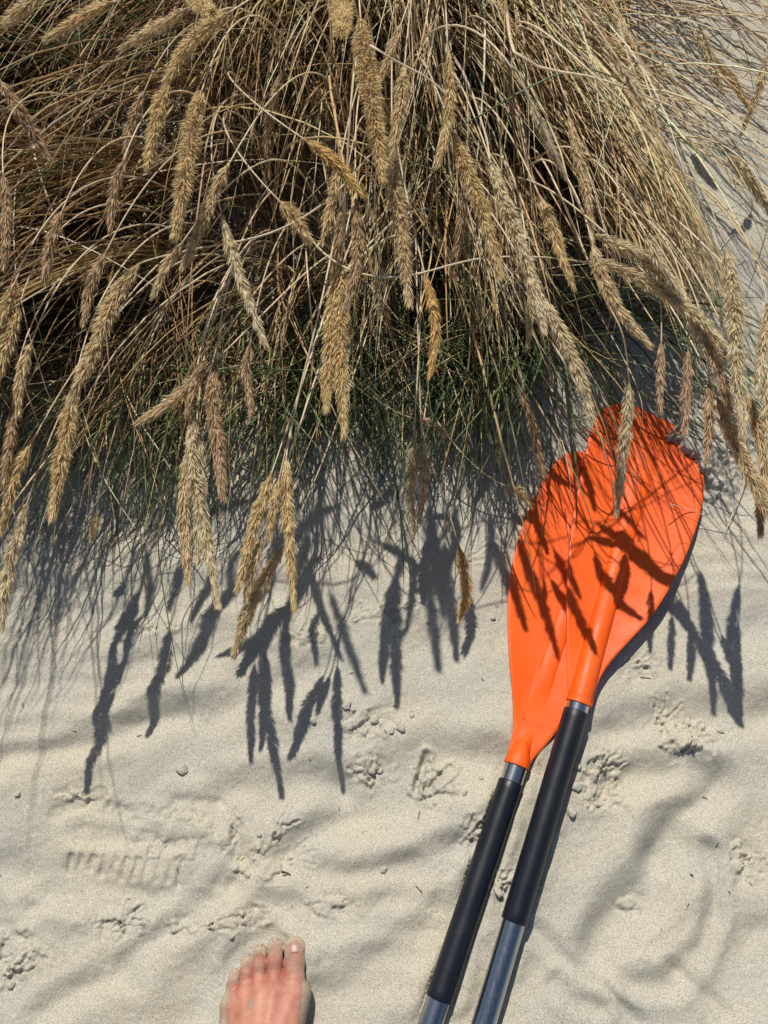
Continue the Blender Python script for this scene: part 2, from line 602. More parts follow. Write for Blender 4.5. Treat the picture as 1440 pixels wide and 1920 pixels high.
def sand_height(X, Y):
    base = 0.10 * np.maximum(0, Y - 0.10) * smooth(0.05, 0.5, Y)
    base = np.minimum(base, 0.10 + 0.02 * np.maximum(0, Y - 1.2))
    # diagonal undulations
    a = math.radians(38)
    u = X * math.cos(a) + Y * math.sin(a)
    v = -X * math.sin(a) + Y * math.cos(a)
    z = base + 0.0065 * fbm(u * 3.2 + 3, v * 8.5 + 1, 3, 0.5) + 0.0009 * fbm(u * 12, v * 26, 3, 0.5)
    z += 0.00035 * fbm(X * 160, Y * 160, 3, 0.6)
    # faint wind ripples
    z += 0.0007 * np.sin(Y * 190 + 3 * fbm(X * 6, Y * 6, 2)) * smooth(-.1, .5, fbm(X * 4 + 9, Y * 4, 2))
    far = np.hypot(X, Y)
    z = np.where(far > 2.5, z + 0.25 * (1 - np.exp(-(far - 2.5) / 8)) * (fbm(X * .25, Y * .25, 3) + .2), z)
    near = far < 2.2
    Xn, Yn, Zn = X[near], Y[near], z[near]
    jx = Xn + .0030 * fbm(Xn * 110, Yn * 110, 3)
    jy = Yn + .0030 * fbm(Xn * 110 + 40, Yn * 110, 3)
    mleft = smooth(.05, -.12, 0) * 0 + (1 - smooth(-.12, .12, Xn)) * np.exp(-((Yn + .10) / .17) ** 2)
    Zn = Zn + mleft * (.0045 * np.sin(Yn * 62 + 2.2 * fbm(Xn * 5, Yn * 5, 2)) + .0015 * fbm(Xn * 22, Yn * 34, 2))
    wx = Xn + .012 * fbm(Xn * 11, Yn * 11, 2)
    wy = Yn + .012 * fbm(Xn * 11 + 30, Yn * 11, 2)
    for pts, w, d in TROUGH:
        q = [P(*p)[:2] for p in pts]
        D = np.full(Xn.shape, 9.0)
        for a_, b_ in zip(q[:-1], q[1:]): D = np.minimum(D, seg_dist(wx, wy, a_, b_)[0])
        Zn = Zn - d * 1.15 * np.exp(-(D / w) ** 2) + d * .42 * np.exp(-((D - 1.9 * w) / (w * .8)) ** 2)
    for (cu, cv, ru, rv) in ROUGH:
        c = P(cu, cv)
        k = pxsize(c)
        D = np.hypot((Xn - c[0]) / (ru * k), (Yn - c[1]) / (rv * k * 1.1)) + .35 * fbm(Xn * 45, Yn * 45, 2)
        m = 1 - smooth(.45, 1.1, D)
        # crust: plates broken out of the surface
        n = fbm(Xn * 75 + cu, Yn * 75 + cv, 3, .55)
        plate = smooth(-.02, .04, n) * .0036 + smooth(.40, .44, n) * .0030
        crack = 1 - smooth(.0, .07, np.abs(fbm(Xn * 48 + cv, Yn * 48 - cu, 3, .6)))
        Zn = Zn - m * .0042 * crack * smooth(-.1, .25, vnoise(Xn * 30, Yn * 30 + cu))
        Zn = Zn + m * (plate - .0030 + .0008 * fbm(Xn * 260, Yn * 260, 2))
    for pts, w, d, rim in STAMPS:
        q = [P(*p)[:2] for p in pts]
        D = np.full(Xn.shape, 9.0)
        sx, sy = (jx, jy) if w < .004 else (Xn + .35 * (jx - Xn), Yn + .35 * (jy - Yn))
        for a_, b_ in zip(q[:-1], q[1:]): D = np.minimum(D, seg_dist(sx, sy, a_, b_)[0])
        Zn = Zn - d * (.55 + .45 * vnoise(Xn * 70, Yn * 70)) * (1 - smooth(.35 * w, 1.25 * w, D)) + d * rim * np.exp(-((D - 1.9 * w) / (.7 * w)) ** 2)
    # small debris heaps under the grass
    m = smooth(.02, .3, Yn)
    Zn = Zn + m * .0018 * fbm(Xn * 60, Yn * 60, 3, .6)
    # paddles press into the sand
    for S in (LS, RS):
        s, t, wl, wr, ins = in_out(S, Xn, Yn)
        bz = blade_axis_z(S, np.clip(s, 0, S.len)) - .004
        cov = np.zeros_like(Zn)
        if S is RS:
            c = P(1322, 812, .02)
            D = np.hypot((Xn - c[0]) / .050, (Yn - c[1]) / .062) + .28 * fbm(Xn * 55, Yn * 55, 4, .6)
            cin = smooth(-.003, .006, np.minimum(t - wl, wr - t))
            cov = (1 - smooth(.75, 1.02, D)) * cin + (1 - smooth(.25, 1.7, D)) * (1 - cin)
        edge = np.minimum(t - wl, wr - t)
        low = np.minimum(Zn, bz - .0015)
        Zn = np.where((s > 0) & (s < S.len) & (edge > -.004), low + (Zn - low) * (1 - smooth(-.004, .002, edge)), Zn)
        if S is RS:
            Zn = np.where(cov > 0, np.maximum(Zn, Zn + cov * (np.maximum(bz + .021 + .0015 * fbm(Xn * 70, Yn * 70, 3) - Zn, 0))), Zn)
        r = S.r_sleeve
        zs = S.neck[2] + S.ax[2] * s
        inside = (s < .01) & (np.abs(t) < r * 1.05)
        Zn = np.where(inside, np.minimum(Zn, zs - r + .003), Zn)
        # sand gently leaning against the shaft
        Zn = Zn + np.where(s < 0, .0038 * (.6 + .5 * vnoise(Xn * 50, Yn * 50)) * np.exp(-((np.abs(t) - r * 1.6) / (r * .6)) ** 2), 0)
    # the foot: toes pushed the sand up in front of it
    tc = P(498, 1812, 0)
    D = np.hypot((Xn - tc[0]) / .056, (Yn - tc[1]) / .050) + .10 * fbm(Xn * 40, Yn * 40, 3)
    Zn = Zn + .0065 * np.exp(-((D - 1.02) / .22) ** 2) * smooth(tc[1] - .03, tc[1] + .02, Yn)
    m = (1 - smooth(.68, .92, D))
    m = np.maximum(m, (1 - smooth(.030, .043, np.abs(Xn - tc[0]))) * (1 - smooth(tc[1] - .02, tc[1] + .02, Yn)) * smooth(tc[1] - .27, tc[1] - .23, Yn))
    Zn = Zn * (1 - m) + np.minimum(Zn, .001) * m
    z[near] = Zn
    return z


gx = axis_grid(-.60, .62, .00178, 60)
gy = axis_grid(-.68, .32, .00178, 60)
GX, GY = np.meshgrid(gx, gy)
GZ = sand_height(GX.copy(), GY.copy())


def ground(x, y):
    """height of the finished sand (bilinear)"""
    x = np.asarray(x, float)
    y = np.asarray(y, float)
    i = np.clip(np.searchsorted(gx, x) - 1, 0, len(gx) - 2)
    j = np.clip(np.searchsorted(gy, y) - 1, 0, len(gy) - 2)
    fx = np.clip((x - gx[i]) / (gx[i + 1] - gx[i]), 0, 1)
    fy = np.clip((y - gy[j]) / (gy[j + 1] - gy[j]), 0, 1)
    return ((GZ[j, i] * (1 - fx) + GZ[j, i + 1] * fx) * (1 - fy) +
            (GZ[j + 1, i] * (1 - fx) + GZ[j + 1, i + 1] * fx) * fy)


ny, nx = GX.shape
idx = np.arange(nx * ny).reshape(ny, nx)
F = np.stack([idx[:-1, :-1], idx[:-1, 1:], idx[1:, 1:], idx[1:, :-1]], -1).reshape(-1, 4)
o = link('sand', mesh_np('sand', np.stack([GX, GY, GZ], -1), F), SAND)
tag(o, 'pale dry beach sand with soft hollows, bird tracks and broken crust', kind='structure')

# ------------------------------------------------------------------ paddles
def ring_tube(p0, p1, r0, r1, seg=40, caps=True, rings=2, bulge=None):
    """tube between two points, list of (t, r) stations allowed"""
    ax = norm(p1 - p0)
    s = norm(np.cross(ax, [0, 0, 1.0]))
    b = np.cross(s, ax)
    st = bulge or [(0, r0), (1, r1)]
    an = np.arange(seg) * 2 * math.pi / seg
    V = []
    for t, r in st:
        c = p0 + (p1 - p0) * t
        V.append(c + r * (np.cos(an)[:, None] * s + np.sin(an)[:, None] * b))
    V = np.concatenate(V)
    F = []
    for k in range(len(st) - 1):
        for j in range(seg):
            F.append((k * seg + j, k * seg + (j + 1) % seg, (k + 1) * seg + (j + 1) % seg, (k + 1) * seg + j))
    me = bpy.data.meshes.new('tube')
    fl = [tuple(f) for f in F]
    if caps:
        fl.append(tuple(range(seg))[::-1])
        fl.append(tuple(range((len(st) - 1) * seg, len(st) * seg)))
    me.from_pydata([tuple(v) for v in V], [], fl)
    me.update()
    return me


def sharp_by_angle(me, deg=40):
    try:
        me.set_sharp_from_angle(angle=math.radians(deg))
    except Exception:
        pass


def build_paddle(S, label, ridge, neck_in, ring_len, grip_len, total):
    root = empty('kayak_paddle', S.neck - S.ax * .5)
    tag(root, label, 'paddle', 'orange bladed paddles lying on the sand')
    # blade
    nl, nr_ = 20, 19
    ntt = nl * 2 + nr_
    ns = 150
    k = np.linspace(0, 1, ns)
    ss = S.len * (1 - (1 - k) ** 1.6)
    wl = np.interp(ss, S.Ls[:, 0], S.Ls[:, 1])
    wr = np.interp(ss, S.Rs[:, 0], S.Rs[:, 1])
    SS = np.repeat(ss[:, None], ntt, 1)
    mid = (wl + wr) / 2
    W = ridge[1](ss / S.len) * 1.02 + 0 * ss
    W = np.maximum(W, .009)
    a_ = np.clip(-W, wl + .12 * (wr - wl), wr - .3 * (wr - wl))
    b_ = np.clip(W, a_ + .05 * (wr - wl), wr - .12 * (wr - wl))
    kl = np.linspace(0, 1, nl + 1)[:-1]
    kl = kl ** 1.3
    TT = np.concatenate([wl[:, None] + (a_ - wl)[:, None] * kl[None], a_[:, None] + (b_ - a_)[:, None] * np.linspace(0, 1, nr_)[None],
                         (wr[:, None] + (b_ - wr)[:, None] * kl[None])[:, ::-1]], 1)
    Z = blade_surface(S, SS, TT, wl[:, None], wr[:, None], ridge[0], ridge[1], 0, 0)
    th = np.full_like(Z, .0038)
    edge = 1 - smooth(0, .0025, np.minimum(TT - wl[:, None], wr[:, None] - TT))
    X = S.neck[0] + S.axh[0] * SS + S.side[0] * TT
    Y = S.neck[1] + S.axh[1] * SS + S.side[1] * TT
    top = np.stack([X, Y, Z - .0010 * edge], -1)
    # underside follows the ridge only lightly
    zb = blade_axis_z(S, SS) + (Z - blade_axis_z(S, SS)) * .35 - .0038
    bot = np.stack([X, Y, np.minimum(zb, Z - .003)], -1)
    n = ns * ntt
    V = np.concatenate([top.reshape(-1, 3), bot.reshape(-1, 3)])
    id_ = np.arange(n).reshape(ns, ntt)
    a, b, c, d = id_[:-1, :-1], id_[:-1, 1:], id_[1:, 1:], id_[1:, :-1]
    F1 = np.stack([a, b, c, d], -1).reshape(-1, 4)
    F2 = np.stack([a, d, c, b], -1).reshape(-1, 4) + n
    e = []
    for col, flip in ((0, 0), (ntt - 1, 1)):
        for r in range(ns - 1):
            f = (id_[r, col], id_[r + 1, col], id_[r + 1, col] + n, id_[r, col] + n)
            e.append(f if not flip else f[::-1])
    for j in range(ntt - 1):
        e.append((id_[0, j], id_[0, j] + n, id_[0, j + 1] + n, id_[0, j + 1]))
        e.append((id_[-1, j], id_[-1, j + 1], id_[-1, j + 1] + n, id_[-1, j] + n))
    me = mesh_np('blade', V, np.concatenate([F1, F2, np.array(e)]))
    sharp_by_angle(me, 50)
    bl = link('blade', me, ORANGE, root)
    # neck socket: round collar of the blade moulding, running up into the blade
    r = S.r_shaft
    p0 = S.neck - S.ax * .0005
    p1 = S.neck + S.ax * neck_in
    me = ring_tube(p0, p1, 0, 0, 44, True, bulge=[(0, r + .0012), (.02, r + .0022), (.25, r + .0016), (.55, r * .86), (.8, r * .6), (1, r * .30)])
    ne = link('neck', me, ORANGE, bl)
    ne.location = (0, 0, 0)
    me.set_sharp_from_angle(angle=math.radians(50))
    # metal ferrule
    p = S.neck - S.ax * .001
    me = ring_tube(p, p - S.ax * ring_len, r, r, 44)
    me.set_sharp_from_angle(angle=math.radians(50))
    link('ferrule', me, CHROME, root)
    # grip sleeve with rolled ends, very slightly uneven
    g0 = p - S.ax * ring_len
    g1 = g0 - S.ax * grip_len
    R = S.r_sleeve
    st = [(0, r + .0002), (.0015, R - .0006), (.006, R)]
    rr = random.Random(3)
    for k_ in range(1, 24): st.append((k_ / 24, R + rr.uniform(-.00012, .00012)))
    st += [(.994, R), (.9985, R - .0006), (1, r + .0002)]
    me = ring_tube(g0, g1, 0, 0, 44, bulge=st)
    me.set_sharp_from_angle(angle=math.radians(60))
    link('grip', me, RUBBER, root)
    # shaft
    me = ring_tube(g1, S.neck - S.ax * total, r - .0004, r - .0004, 44)
    me.set_sharp_from_angle(angle=math.radians(50))
    link('shaft', me, ALU, root)
    return root, bl


rootL, bladeL = build_paddle(LS, 'orange bladed paddle lying lower, its blade tucked underneath and showing raised lettering at the neck',
                             RIDGE_L, .033, .0195, .262, .95)
rootR, bladeR = build_paddle(RS, 'orange bladed paddle lying on top, its ribbed blade tip partly covered by sand', RIDGE_R, .020, .0085, .262, .95)

# raised lettering on the lower blade
fc = bpy.data.curves.new('lettering', 'FONT')
fc.body = 'ITIWIT'
fc.size = .0105
fc.extrude = .0007
fc.space_character = 1.15
fc.align_x = 'CENTER'
fo = bpy.data.objects.new('tmp', fc)
C.objects.link(fo)
bpy.context.view_layer.update()
me = bpy.data.meshes.new_from_object(fo)
bpy.data.objects.remove(fo)
s0 = .0535
p = LS.neck + LS.axh * s0
zt = blade_axis_z(LS, np.array([s0]))[0] + .0002
for v in me.vertices:
    q = LS.neck + LS.axh * (s0 + v.co.y) + LS.side * (v.co.x * 1.0 + .001)
    f = (s0 + v.co.y) / LS.len
    s_, t_ = np.array([s0 + v.co.y]), np.array([v.co.x + .001])
    wl = np.interp(s_, LS.Ls[:, 0], LS.Ls[:, 1]); wr = np.interp(s_, LS.Rs[:, 0], LS.Rs[:, 1])
    zz = blade_surface(LS, s_, t_, wl, wr, RIDGE_L[0], RIDGE_L[1], 0, 0)[0]
    v.co = (q[0], q[1], zz + .0001 + v.co.z)
lt = link('lettering', me, ORANGE, bladeL, smooth=False)
lt.location = (0, 0, 0)

# ------------------------------------------------------------------ the foot
def surface_nets(Fv, xs, ys, zs):
    S = Fv < 0
    nx, ny, nz = S.shape
    c = [S[i:nx - 1 + i, j:ny - 1 + j, k:nz - 1 + k] for i in (0, 1) for j in (0, 1) for k in (0, 1)]
    cnt = sum(a.astype(np.int8) for a in c)
    act = (cnt > 0) & (cnt < 8)
    ids = -np.ones(act.shape, dtype=np.int64)
    I, J, K = np.nonzero(act)
    ids[I, J, K] = np.arange(len(I))
    acc = np.zeros((len(I), 3))
    num = np.zeros(len(I))
    G = (xs, ys, zs)
    offs = [(i, j, k) for i in (0, 1) for j in (0, 1) for k in (0, 1)]
    for a in offs:
        for ax in range(3):
            if a[ax] == 1: continue
            b = list(a)
            b[ax] = 1
            fa = Fv[I + a[0], J + a[1], K + a[2]]
            fb = Fv[I + b[0], J + b[1], K + b[2]]
            m = (fa < 0) != (fb < 0)
            t = np.where(m, fa / np.where(fa == fb, 1, fa - fb), 0)
            pa = np.stack([xs[I + a[0]], ys[J + a[1]], zs[K + a[2]]], -1)
            pb = np.stack([xs[I + b[0]], ys[J + b[1]], zs[K + b[2]]], -1)
            acc += np.where(m[:, None], pa + (pb - pa) * t[:, None], 0)
            num += m
    V = acc / num[:, None]
    Fs = []
    for ax in range(3):
        sl0 = [slice(None)] * 3
        sl1 = [slice(None)] * 3
        sl0[ax] = slice(0, -1)
        sl1[ax] = slice(1, None)
        a, b = S[tuple(sl0)], S[tuple(sl1)]
        m = a != b
        I, J, K = np.nonzero(m)
        u, w = [(1, 2), (2, 0), (0, 1)][ax]
        idx = np.stack([I, J, K], -1)
        ok = (idx[:, u] > 0) & (idx[:, w] > 0) & (idx[:, u] < act.shape[u]) & (idx[:, w] < act.shape[w])
        idx = idx[ok]
        ins = a[tuple(idx.T)]
        du = np.zeros(3, int); du[u] = 1
        dw = np.zeros(3, int); dw[w] = 1
        g = lambda q: ids[q[:, 0], q[:, 1], q[:, 2]]
        f = np.stack([g(idx - du - dw), g(idx - dw), g(idx), g(idx - du)], -1)
        f[~ins] = f[~ins][:, ::-1]
        Fs.append(f)
    return V, np.concatenate(Fs)


def cone(X, Y, Z, a, b, ra, rb, sz=1.0):
    ax, ay, az_ = a
    d = np.array(b) - np.array(a)
    L2 = d @ d
    t = np.clip(((X - ax) * d[0] + (Y - ay) * d[1] + (Z - az_) * d[2]) / L2, 0, 1)
    dz = (Z - az_ - t * d[2]) / sz
    return np.sqrt((X - ax - t * d[0]) ** 2 + (Y - ay - t * d[1]) ** 2 + dz ** 2) - (ra + (rb - ra) * t)


def smin(a, b, k):
    h = np.clip(.5 + .5 * (b - a) / k, 0, 1)
    return b + (a - b) * h - k * h * (1 - h)


# toes: (tip px, cleft-level px, radius at tip, radius at base, height of tip/mid/base)
TOES = [((554, 1777), (550, 1836), .0122, .0126, .011, .016, .021),
        ((517, 1771), (515, 1832), .0096, .0090, .009, .020, .020),
        ((488, 1781), (487, 1835), .0087, .0078, .008, .019, .019),
        ((464, 1798), (461, 1850), .0080, .0074, .007, .016, .016),
        ((441, 1826), (434, 1870), .0077, .0079, .006, .012, .013)]
MET = [((548, 1868), .0175, .024), ((514, 1862), .0140, .029), ((487, 1864), .0135, .026), ((461, 1872), .0130, .021), ((437, 1890), .0130, .015)]
toe_c = P(500, 1800, 0.01)
heel = np.array([P(487, 1920, 0)[0], P(500, 1760, 0)[1] - .245, 0])
xs = np.arange(toe_c[0] - .068, toe_c[0] + .068, .0011)
ys = np.concatenate([np.arange(heel[1] - .02, toe_c[1] - .115, .003), np.arange(toe_c[1] - .115, P(500, 1745, 0)[1] + .004, .0011)])
zs = np.concatenate([np.arange(-.012, .05, .0012), np.arange(.05, .31, .004)])
X, Y, Z = np.meshgrid(xs, ys, zs, indexing='ij')
X = X.astype(np.float32); Y = Y.astype(np.float32); Z = Z.astype(np.float32)
ank = np.array([heel[0] + .004, heel[1] + .070, .075])
body = None
for k, (m, r, h) in enumerate(MET):
    a = P(m[0], m[1], h)
    mid = a * .45 + ank * .55
    mid[2] = [.050, .055, .048, .036, .024][k]
    mid[0] += [.006, .004, 0, -.004, -.010][k]
    d = smin(cone(X, Y, Z, a, mid, r, .021), cone(X, Y, Z, mid, ank + np.array([[.008, .004, 0, -.004, -.008][k], 0, -.01]), .021, .026), .012)
    d = smin(d, cone(X, Y, Z, (a[0], a[1], .010), (mid[0] * .6 + heel[0] * .4, mid[1], .012), r * .9, .017), .015)
    body = d if body is None else smin(body, d, .011)
body = smin(body, cone(X, Y, Z, (heel[0], heel[1] + .030, .022), (ank[0], ank[1], .06), .030, .032), .02)
body = smin(body, cone(X, Y, Z, (ank[0], ank[1] - .008, .07), (ank[0], ank[1] - .03, .30), .036, .048), .03)
body = smin(body, cone(X, Y, Z, (ank[0] - .034, ank[1] - .01, .072), (ank[0] - .030, ank[1] - .01, .082), .010, .010), .015)
body = smin(body, cone(X, Y, Z, (ank[0] + .032, ank[1], .080), (ank[0] + .030, ank[1], .09), .011, .011), .015)
# tendons under the skin of the instep
for k in range(5):
    a = P(MET[k][0][0], MET[k][0][1], MET[k][2])
    a = a + np.array([0, 0, MET[k][1] - .0022])
    m_ = a * .45 + ank * .55
    m_[2] = [.050, .055, .048, .036, .024][k] + .0195
    body = smin(body, cone(X, Y, Z, a, m_, .0032, .0026), .006)
# bunion side swell of the big toe joint
bj = P(557, 1862, .018)
body = smin(body, cone(X, Y, Z, bj, bj + np.array([-.005, -.03, .004]), .0128, .0125), .012)
allf = body
joints = []
for k, (tp, bp, r1, r2, h1, hm, h2) in enumerate(TOES):
    tip = P(tp[0], tp[1], h1)
    base = P(bp[0], bp[1], h2)
    m = MET[k]
    mt = P(m[0][0], m[0][1], m[2])
    mid = tip * .5 + base * .5
    mid[2] = hm
    dirv = norm(tip - base)
    tipc = tip - dirv * 0.0
    if k == 0:
        d = cone(X, Y, Z, tipc, mid, r1, r1 * 1.0, .9)
        d = smin(d, cone(X, Y, Z, mid, base, r1 * .96, r2, .95), .004)
        # squarish pad
        d = smin(d, cone(X, Y, Z, tipc + np.array([.003, -.001, -.001]), tipc + np.array([-.003, 0, -.001]), r1 * .85, r1 * .85), .005)
    else:
        d = cone(X, Y, Z, tipc + np.array([0, -.0015, 0]), mid, r1 * 1.0, r1 * .88)
        d = smin(d, cone(X, Y, Z, mid, base, r1 * .92, r2), .004)
    d = smin(d, cone(X, Y, Z, base, mt, r2, m[1] * .75), .005)
    joints.append((tip, mid, base))
    d = smin(d, body, .0032)
    allf = smin(allf, d, .0004) if k else d
# keep only what stands above the sole plane
allf = np.maximum(allf, -(Z + .006))
allf = np.maximum(allf, Z - .300)
V, Fq = surface_nets(allf, xs.astype(float), ys.astype(float), zs.astype(float))
# relax a little
for _ in range(2):
    acc = np.zeros_like(V)
    cnt = np.zeros(len(V))
    for i in range(4):
        j = (i + 1) % 4
        np.add.at(acc, Fq[:, i], V[Fq[:, j]]); np.add.at(cnt, Fq[:, i], 1)
        np.add.at(acc, Fq[:, j], V[Fq[:, i]]); np.add.at(cnt, Fq[:, j], 1)
    V = V * .5 + .5 * acc / cnt[:, None]
ytip = P(500, 1768, .01)[1]
sandy = smooth(.034, .012, 0) * 0 + np.clip(1 - (ytip - V[:, 1]) / .062, 0, 1)
sandy = np.clip(sandy * .62 + smooth(.020, .004, 0) * 0 + .75 * (1 - smooth(.006, .022, V[:, 2])), 0, 1)
edge_r = smooth(P(560, 1880, .02)[0], P(571, 1880, .02)[0], V[:, 0]) * .8
edge_l = (1 - smooth(P(420, 1890, .02)[0], P(450, 1890, .02)[0], V[:, 0])) * .7
sandy = np.clip(np.maximum(sandy, np.maximum(edge_r, edge_l)), 0, 1)
pc = P(470, 1880, .035)
sandy = np.maximum(sandy, .62 * np.exp(-(((V[:, 0] - pc[0]) / .006) ** 2 + ((V[:, 1] - pc[1]) / .009) ** 2)))
red_shade = np.zeros(len(V))
for k in range(4):
    j0, j1 = joints[k][2], joints[k + 1][2]
    c = (j0 + j1) / 2 + np.array([0, .006, 0])
    red_shade = np.maximum(red_shade, np.exp(-(((V[:, 0] - c[0]) / .004) ** 2 + ((V[:, 1] - c[1]) / .012) ** 2)))  # shade between the toes painted as a darker, redder streak
bp = P(545, 1868, .03)
red_shade = np.maximum(red_shade, .22 * np.exp(-(((V[:, 0] - bp[0]) / .010) ** 2 + ((V[:, 1] - bp[1]) / .012) ** 2)))
for t in joints: red_shade = np.maximum(red_shade, .5 * np.exp(-(np.linalg.norm(V - t[0], axis=1) / .012) ** 2))
root = empty('person', (heel[0], (heel[1] + ytip) / 2, 0))
tag(root, 'bare foot of a standing person, toes dusted with sand', 'person')
ft = link('foot', mesh_np('foot', V, Fq, np.stack([sandy, red_shade, 0 * red_shade], -1)), SKIN, root)


def nail(tip, mid, w, l, r, back):
    d = norm(tip - mid)
    side = norm(np.cross(d, [0, 0, 1.0]))
    up = np.cross(side, d)
    n, m = 11, 9
    V = []
    for i in range(n):
        a = -1 + 2 * i / (n - 1)
        for j in range(m):
            b = -1 + 2 * j / (m - 1)
            k = 1 - .18 * abs(a) ** 3
            x = a * w / 2 * (1 - .10 * max(0, -b) ** 2)
            yy = b * l / 2 * k
            arch = math.sqrt(max(0, 1 - (x / (r * 1.12)) ** 2)) * r * 1.02
            V.append(tip - d * back + side * x + d * yy + up * (arch - (.0001 if w > .01 else .0005) - .0010 * (b > .8) * 1 - .0007 * (b < -.8) - (.0009 if abs(a) > .95 else 0)))
    F = [(i * m + j, (i + 1) * m + j, (i + 1) * m + j + 1, i * m + j + 1) for i in range(n - 1) for j in range(m - 1)]
    me = bpy.data.meshes.new('toenail')
    me.from_pydata([tuple(v) for v in V], [], F)
    me.update()
    o = link('toenail', me, NAIL, ft)
    o.location = (0, 0, 0)
    mo = o.modifiers.new('thick', 'SOLIDIFY')
    mo.thickness = .0008
    mo.offset = -1
    return o


nail(joints[0][0], joints[0][1], .0118, .0105, .0118, .0030)
nail(joints[1][0], joints[1][1], .0074, .0048, .0095, -.0012)
nail(joints[2][0], joints[2][1], .0066, .0042, .0086, -.0014)
nail(joints[3][0], joints[3][1], .0058, .0038, .0078, -.0012)
nail(joints[4][0], joints[4][1], .0046, .0032, .0074, -.0008)

# ------------------------------------------------------------------ grass mass
CX, CY = 0.06, 0.86


def grow(N, x, y, phi, L, e0, bend, r, K=12, power=1.25, curl=None, kink=0.12, zoff=0.0, wave=.05):
    t = np.linspace(0, 1, K)[None, :]
    curl = RNG.normal(0, .22, N) if curl is None else curl
    e = e0[:, None] - bend[:, None] * t ** power
    az_ = phi[:, None] + curl[:, None] * t + np.cumsum(RNG.normal(0, wave, (N, K)), 1)
    km = RNG.random(N) < kink
    kt = RNG.uniform(.3, .85, N)[:, None]
    on = (t > kt) * km[:, None]
    e = e + on * RNG.normal(-.3, .7, N)[:, None]
    az_ = az_ + on * RNG.normal(0, .7, N)[:, None]
    e = np.clip(e, -1.45, 1.5)
    ds = (L / (K - 1))[:, None]
    dx = np.cos(e) * np.cos(az_) * ds
    dy = np.cos(e) * np.sin(az_) * ds
    dz = np.sin(e) * ds
    z0 = ground(x, y) - .004 + zoff
    pts = np.stack([x[:, None] + np.cumsum(dx, 1) - dx[:, :1], y[:, None] + np.cumsum(dy, 1) - dy[:, :1],
                    z0[:, None] + np.cumsum(dz, 1) - dz[:, :1]], -1)
    g = ground(pts[..., 0], pts[..., 1]) + .0015 + r[:, None] * .5
    pts[:, 1:, 2] = np.maximum(pts[:, 1:, 2], g[:, 1:])
    taper = (1 - .15 * t - .75 * t ** 4)
    return pts, r[:, None] * taper


def roots(N, front=.30):
    """random roots over the tussock's footprint, crowded towards its front"""
    out = []
    while sum(len(a) for a in out) < N:
        x = RNG.uniform(-1.15, .46, N * 2)
        y = .26 + RNG.random(N * 2) ** 1.25 * 1.0
        # outline: front edge bows, the right side falls back
        edge = .27 + .05 * vnoise(x * 5 + 3, x * 0) + .95 * np.maximum(0, x - .16) ** 1.1 * 1.5
        dens = smooth(edge - .02, edge + .08, y) * (1 - smooth(1.1, 1.3, y))
        clump = smooth(-.45, .5, fbm(x * 11, y * 11, 2))
        keep = RNG.random(N * 2) < dens * (.25 + .75 * clump)
        out.append(np.stack([x[keep], y[keep]], -1))
    a = np.concatenate(out)[:N]
    return a[:, 0], a[:, 1]


def straw_cols(N, pal, wts, var=.14):
    c = np.array(pal)[RNG.choice(len(pal), N, p=np.array(wts) / sum(wts))]
    return c * (1 + RNG.normal(0, var, (N, 1))) * (1 + RNG.normal(0, .04, (N, 3)))


DRY = [(.86, .68, .41), (.76, .54, .26), (.92, .78, .53), (.58, .37, .17), (.30, .18, .08), (.84, .65, .35), (.60, .50, .25)]
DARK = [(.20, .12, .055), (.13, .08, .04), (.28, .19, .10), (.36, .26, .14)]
GREEN = [(.14, .205, .075), (.08, .135, .055), (.21, .28, .10), (.31, .35, .15), (.10, .16, .08)]


def heading(x, y, spread, ctr=None):
    if ctr: return np.arctan2(y - ctr[1], x - ctr[0]) + RNG.normal(0, spread, len(x))
    a = np.arctan2(y - CY, x - CX)
    # everything on the viewer's side leans out over the sand
    tgt = np.arctan2(-(np.abs(y - CY) * .6 + .55), (x - CX) * 1.05)
    return tgt + RNG.normal(0, spread, len(x))


def pix(p):
    d = p - CAM
    dep = -(d[..., 1] * -math.sin(TILT) + d[..., 2] * math.cos(TILT))
    up = d[..., 1] * math.cos(TILT) + d[..., 2] * math.sin(TILT)
    return 720 + d[..., 0] / dep / TANV * 960, 960 - up / dep / TANV * 960


HOLLOWS = [(255, 235, 75, 32, 20), (345, 385, 95, 70, 0), (440, 470, 60, 60, 0), (180, 420, 60, 36, 15), (575, 400, 55, 85, 0), (120, 600, 110, 42, 10), (905, 190, 26, 130, -28),
           (1060, 370, 34, 120, -30), (1090, 560, 60, 50, 0), (440, 580, 80, 60, 0), (800, 560, 60, 60, 0), (700, 150, 26, 90, 0),
           (240, 560, 60, 40, 0), (600, 620, 60, 50, 0)]


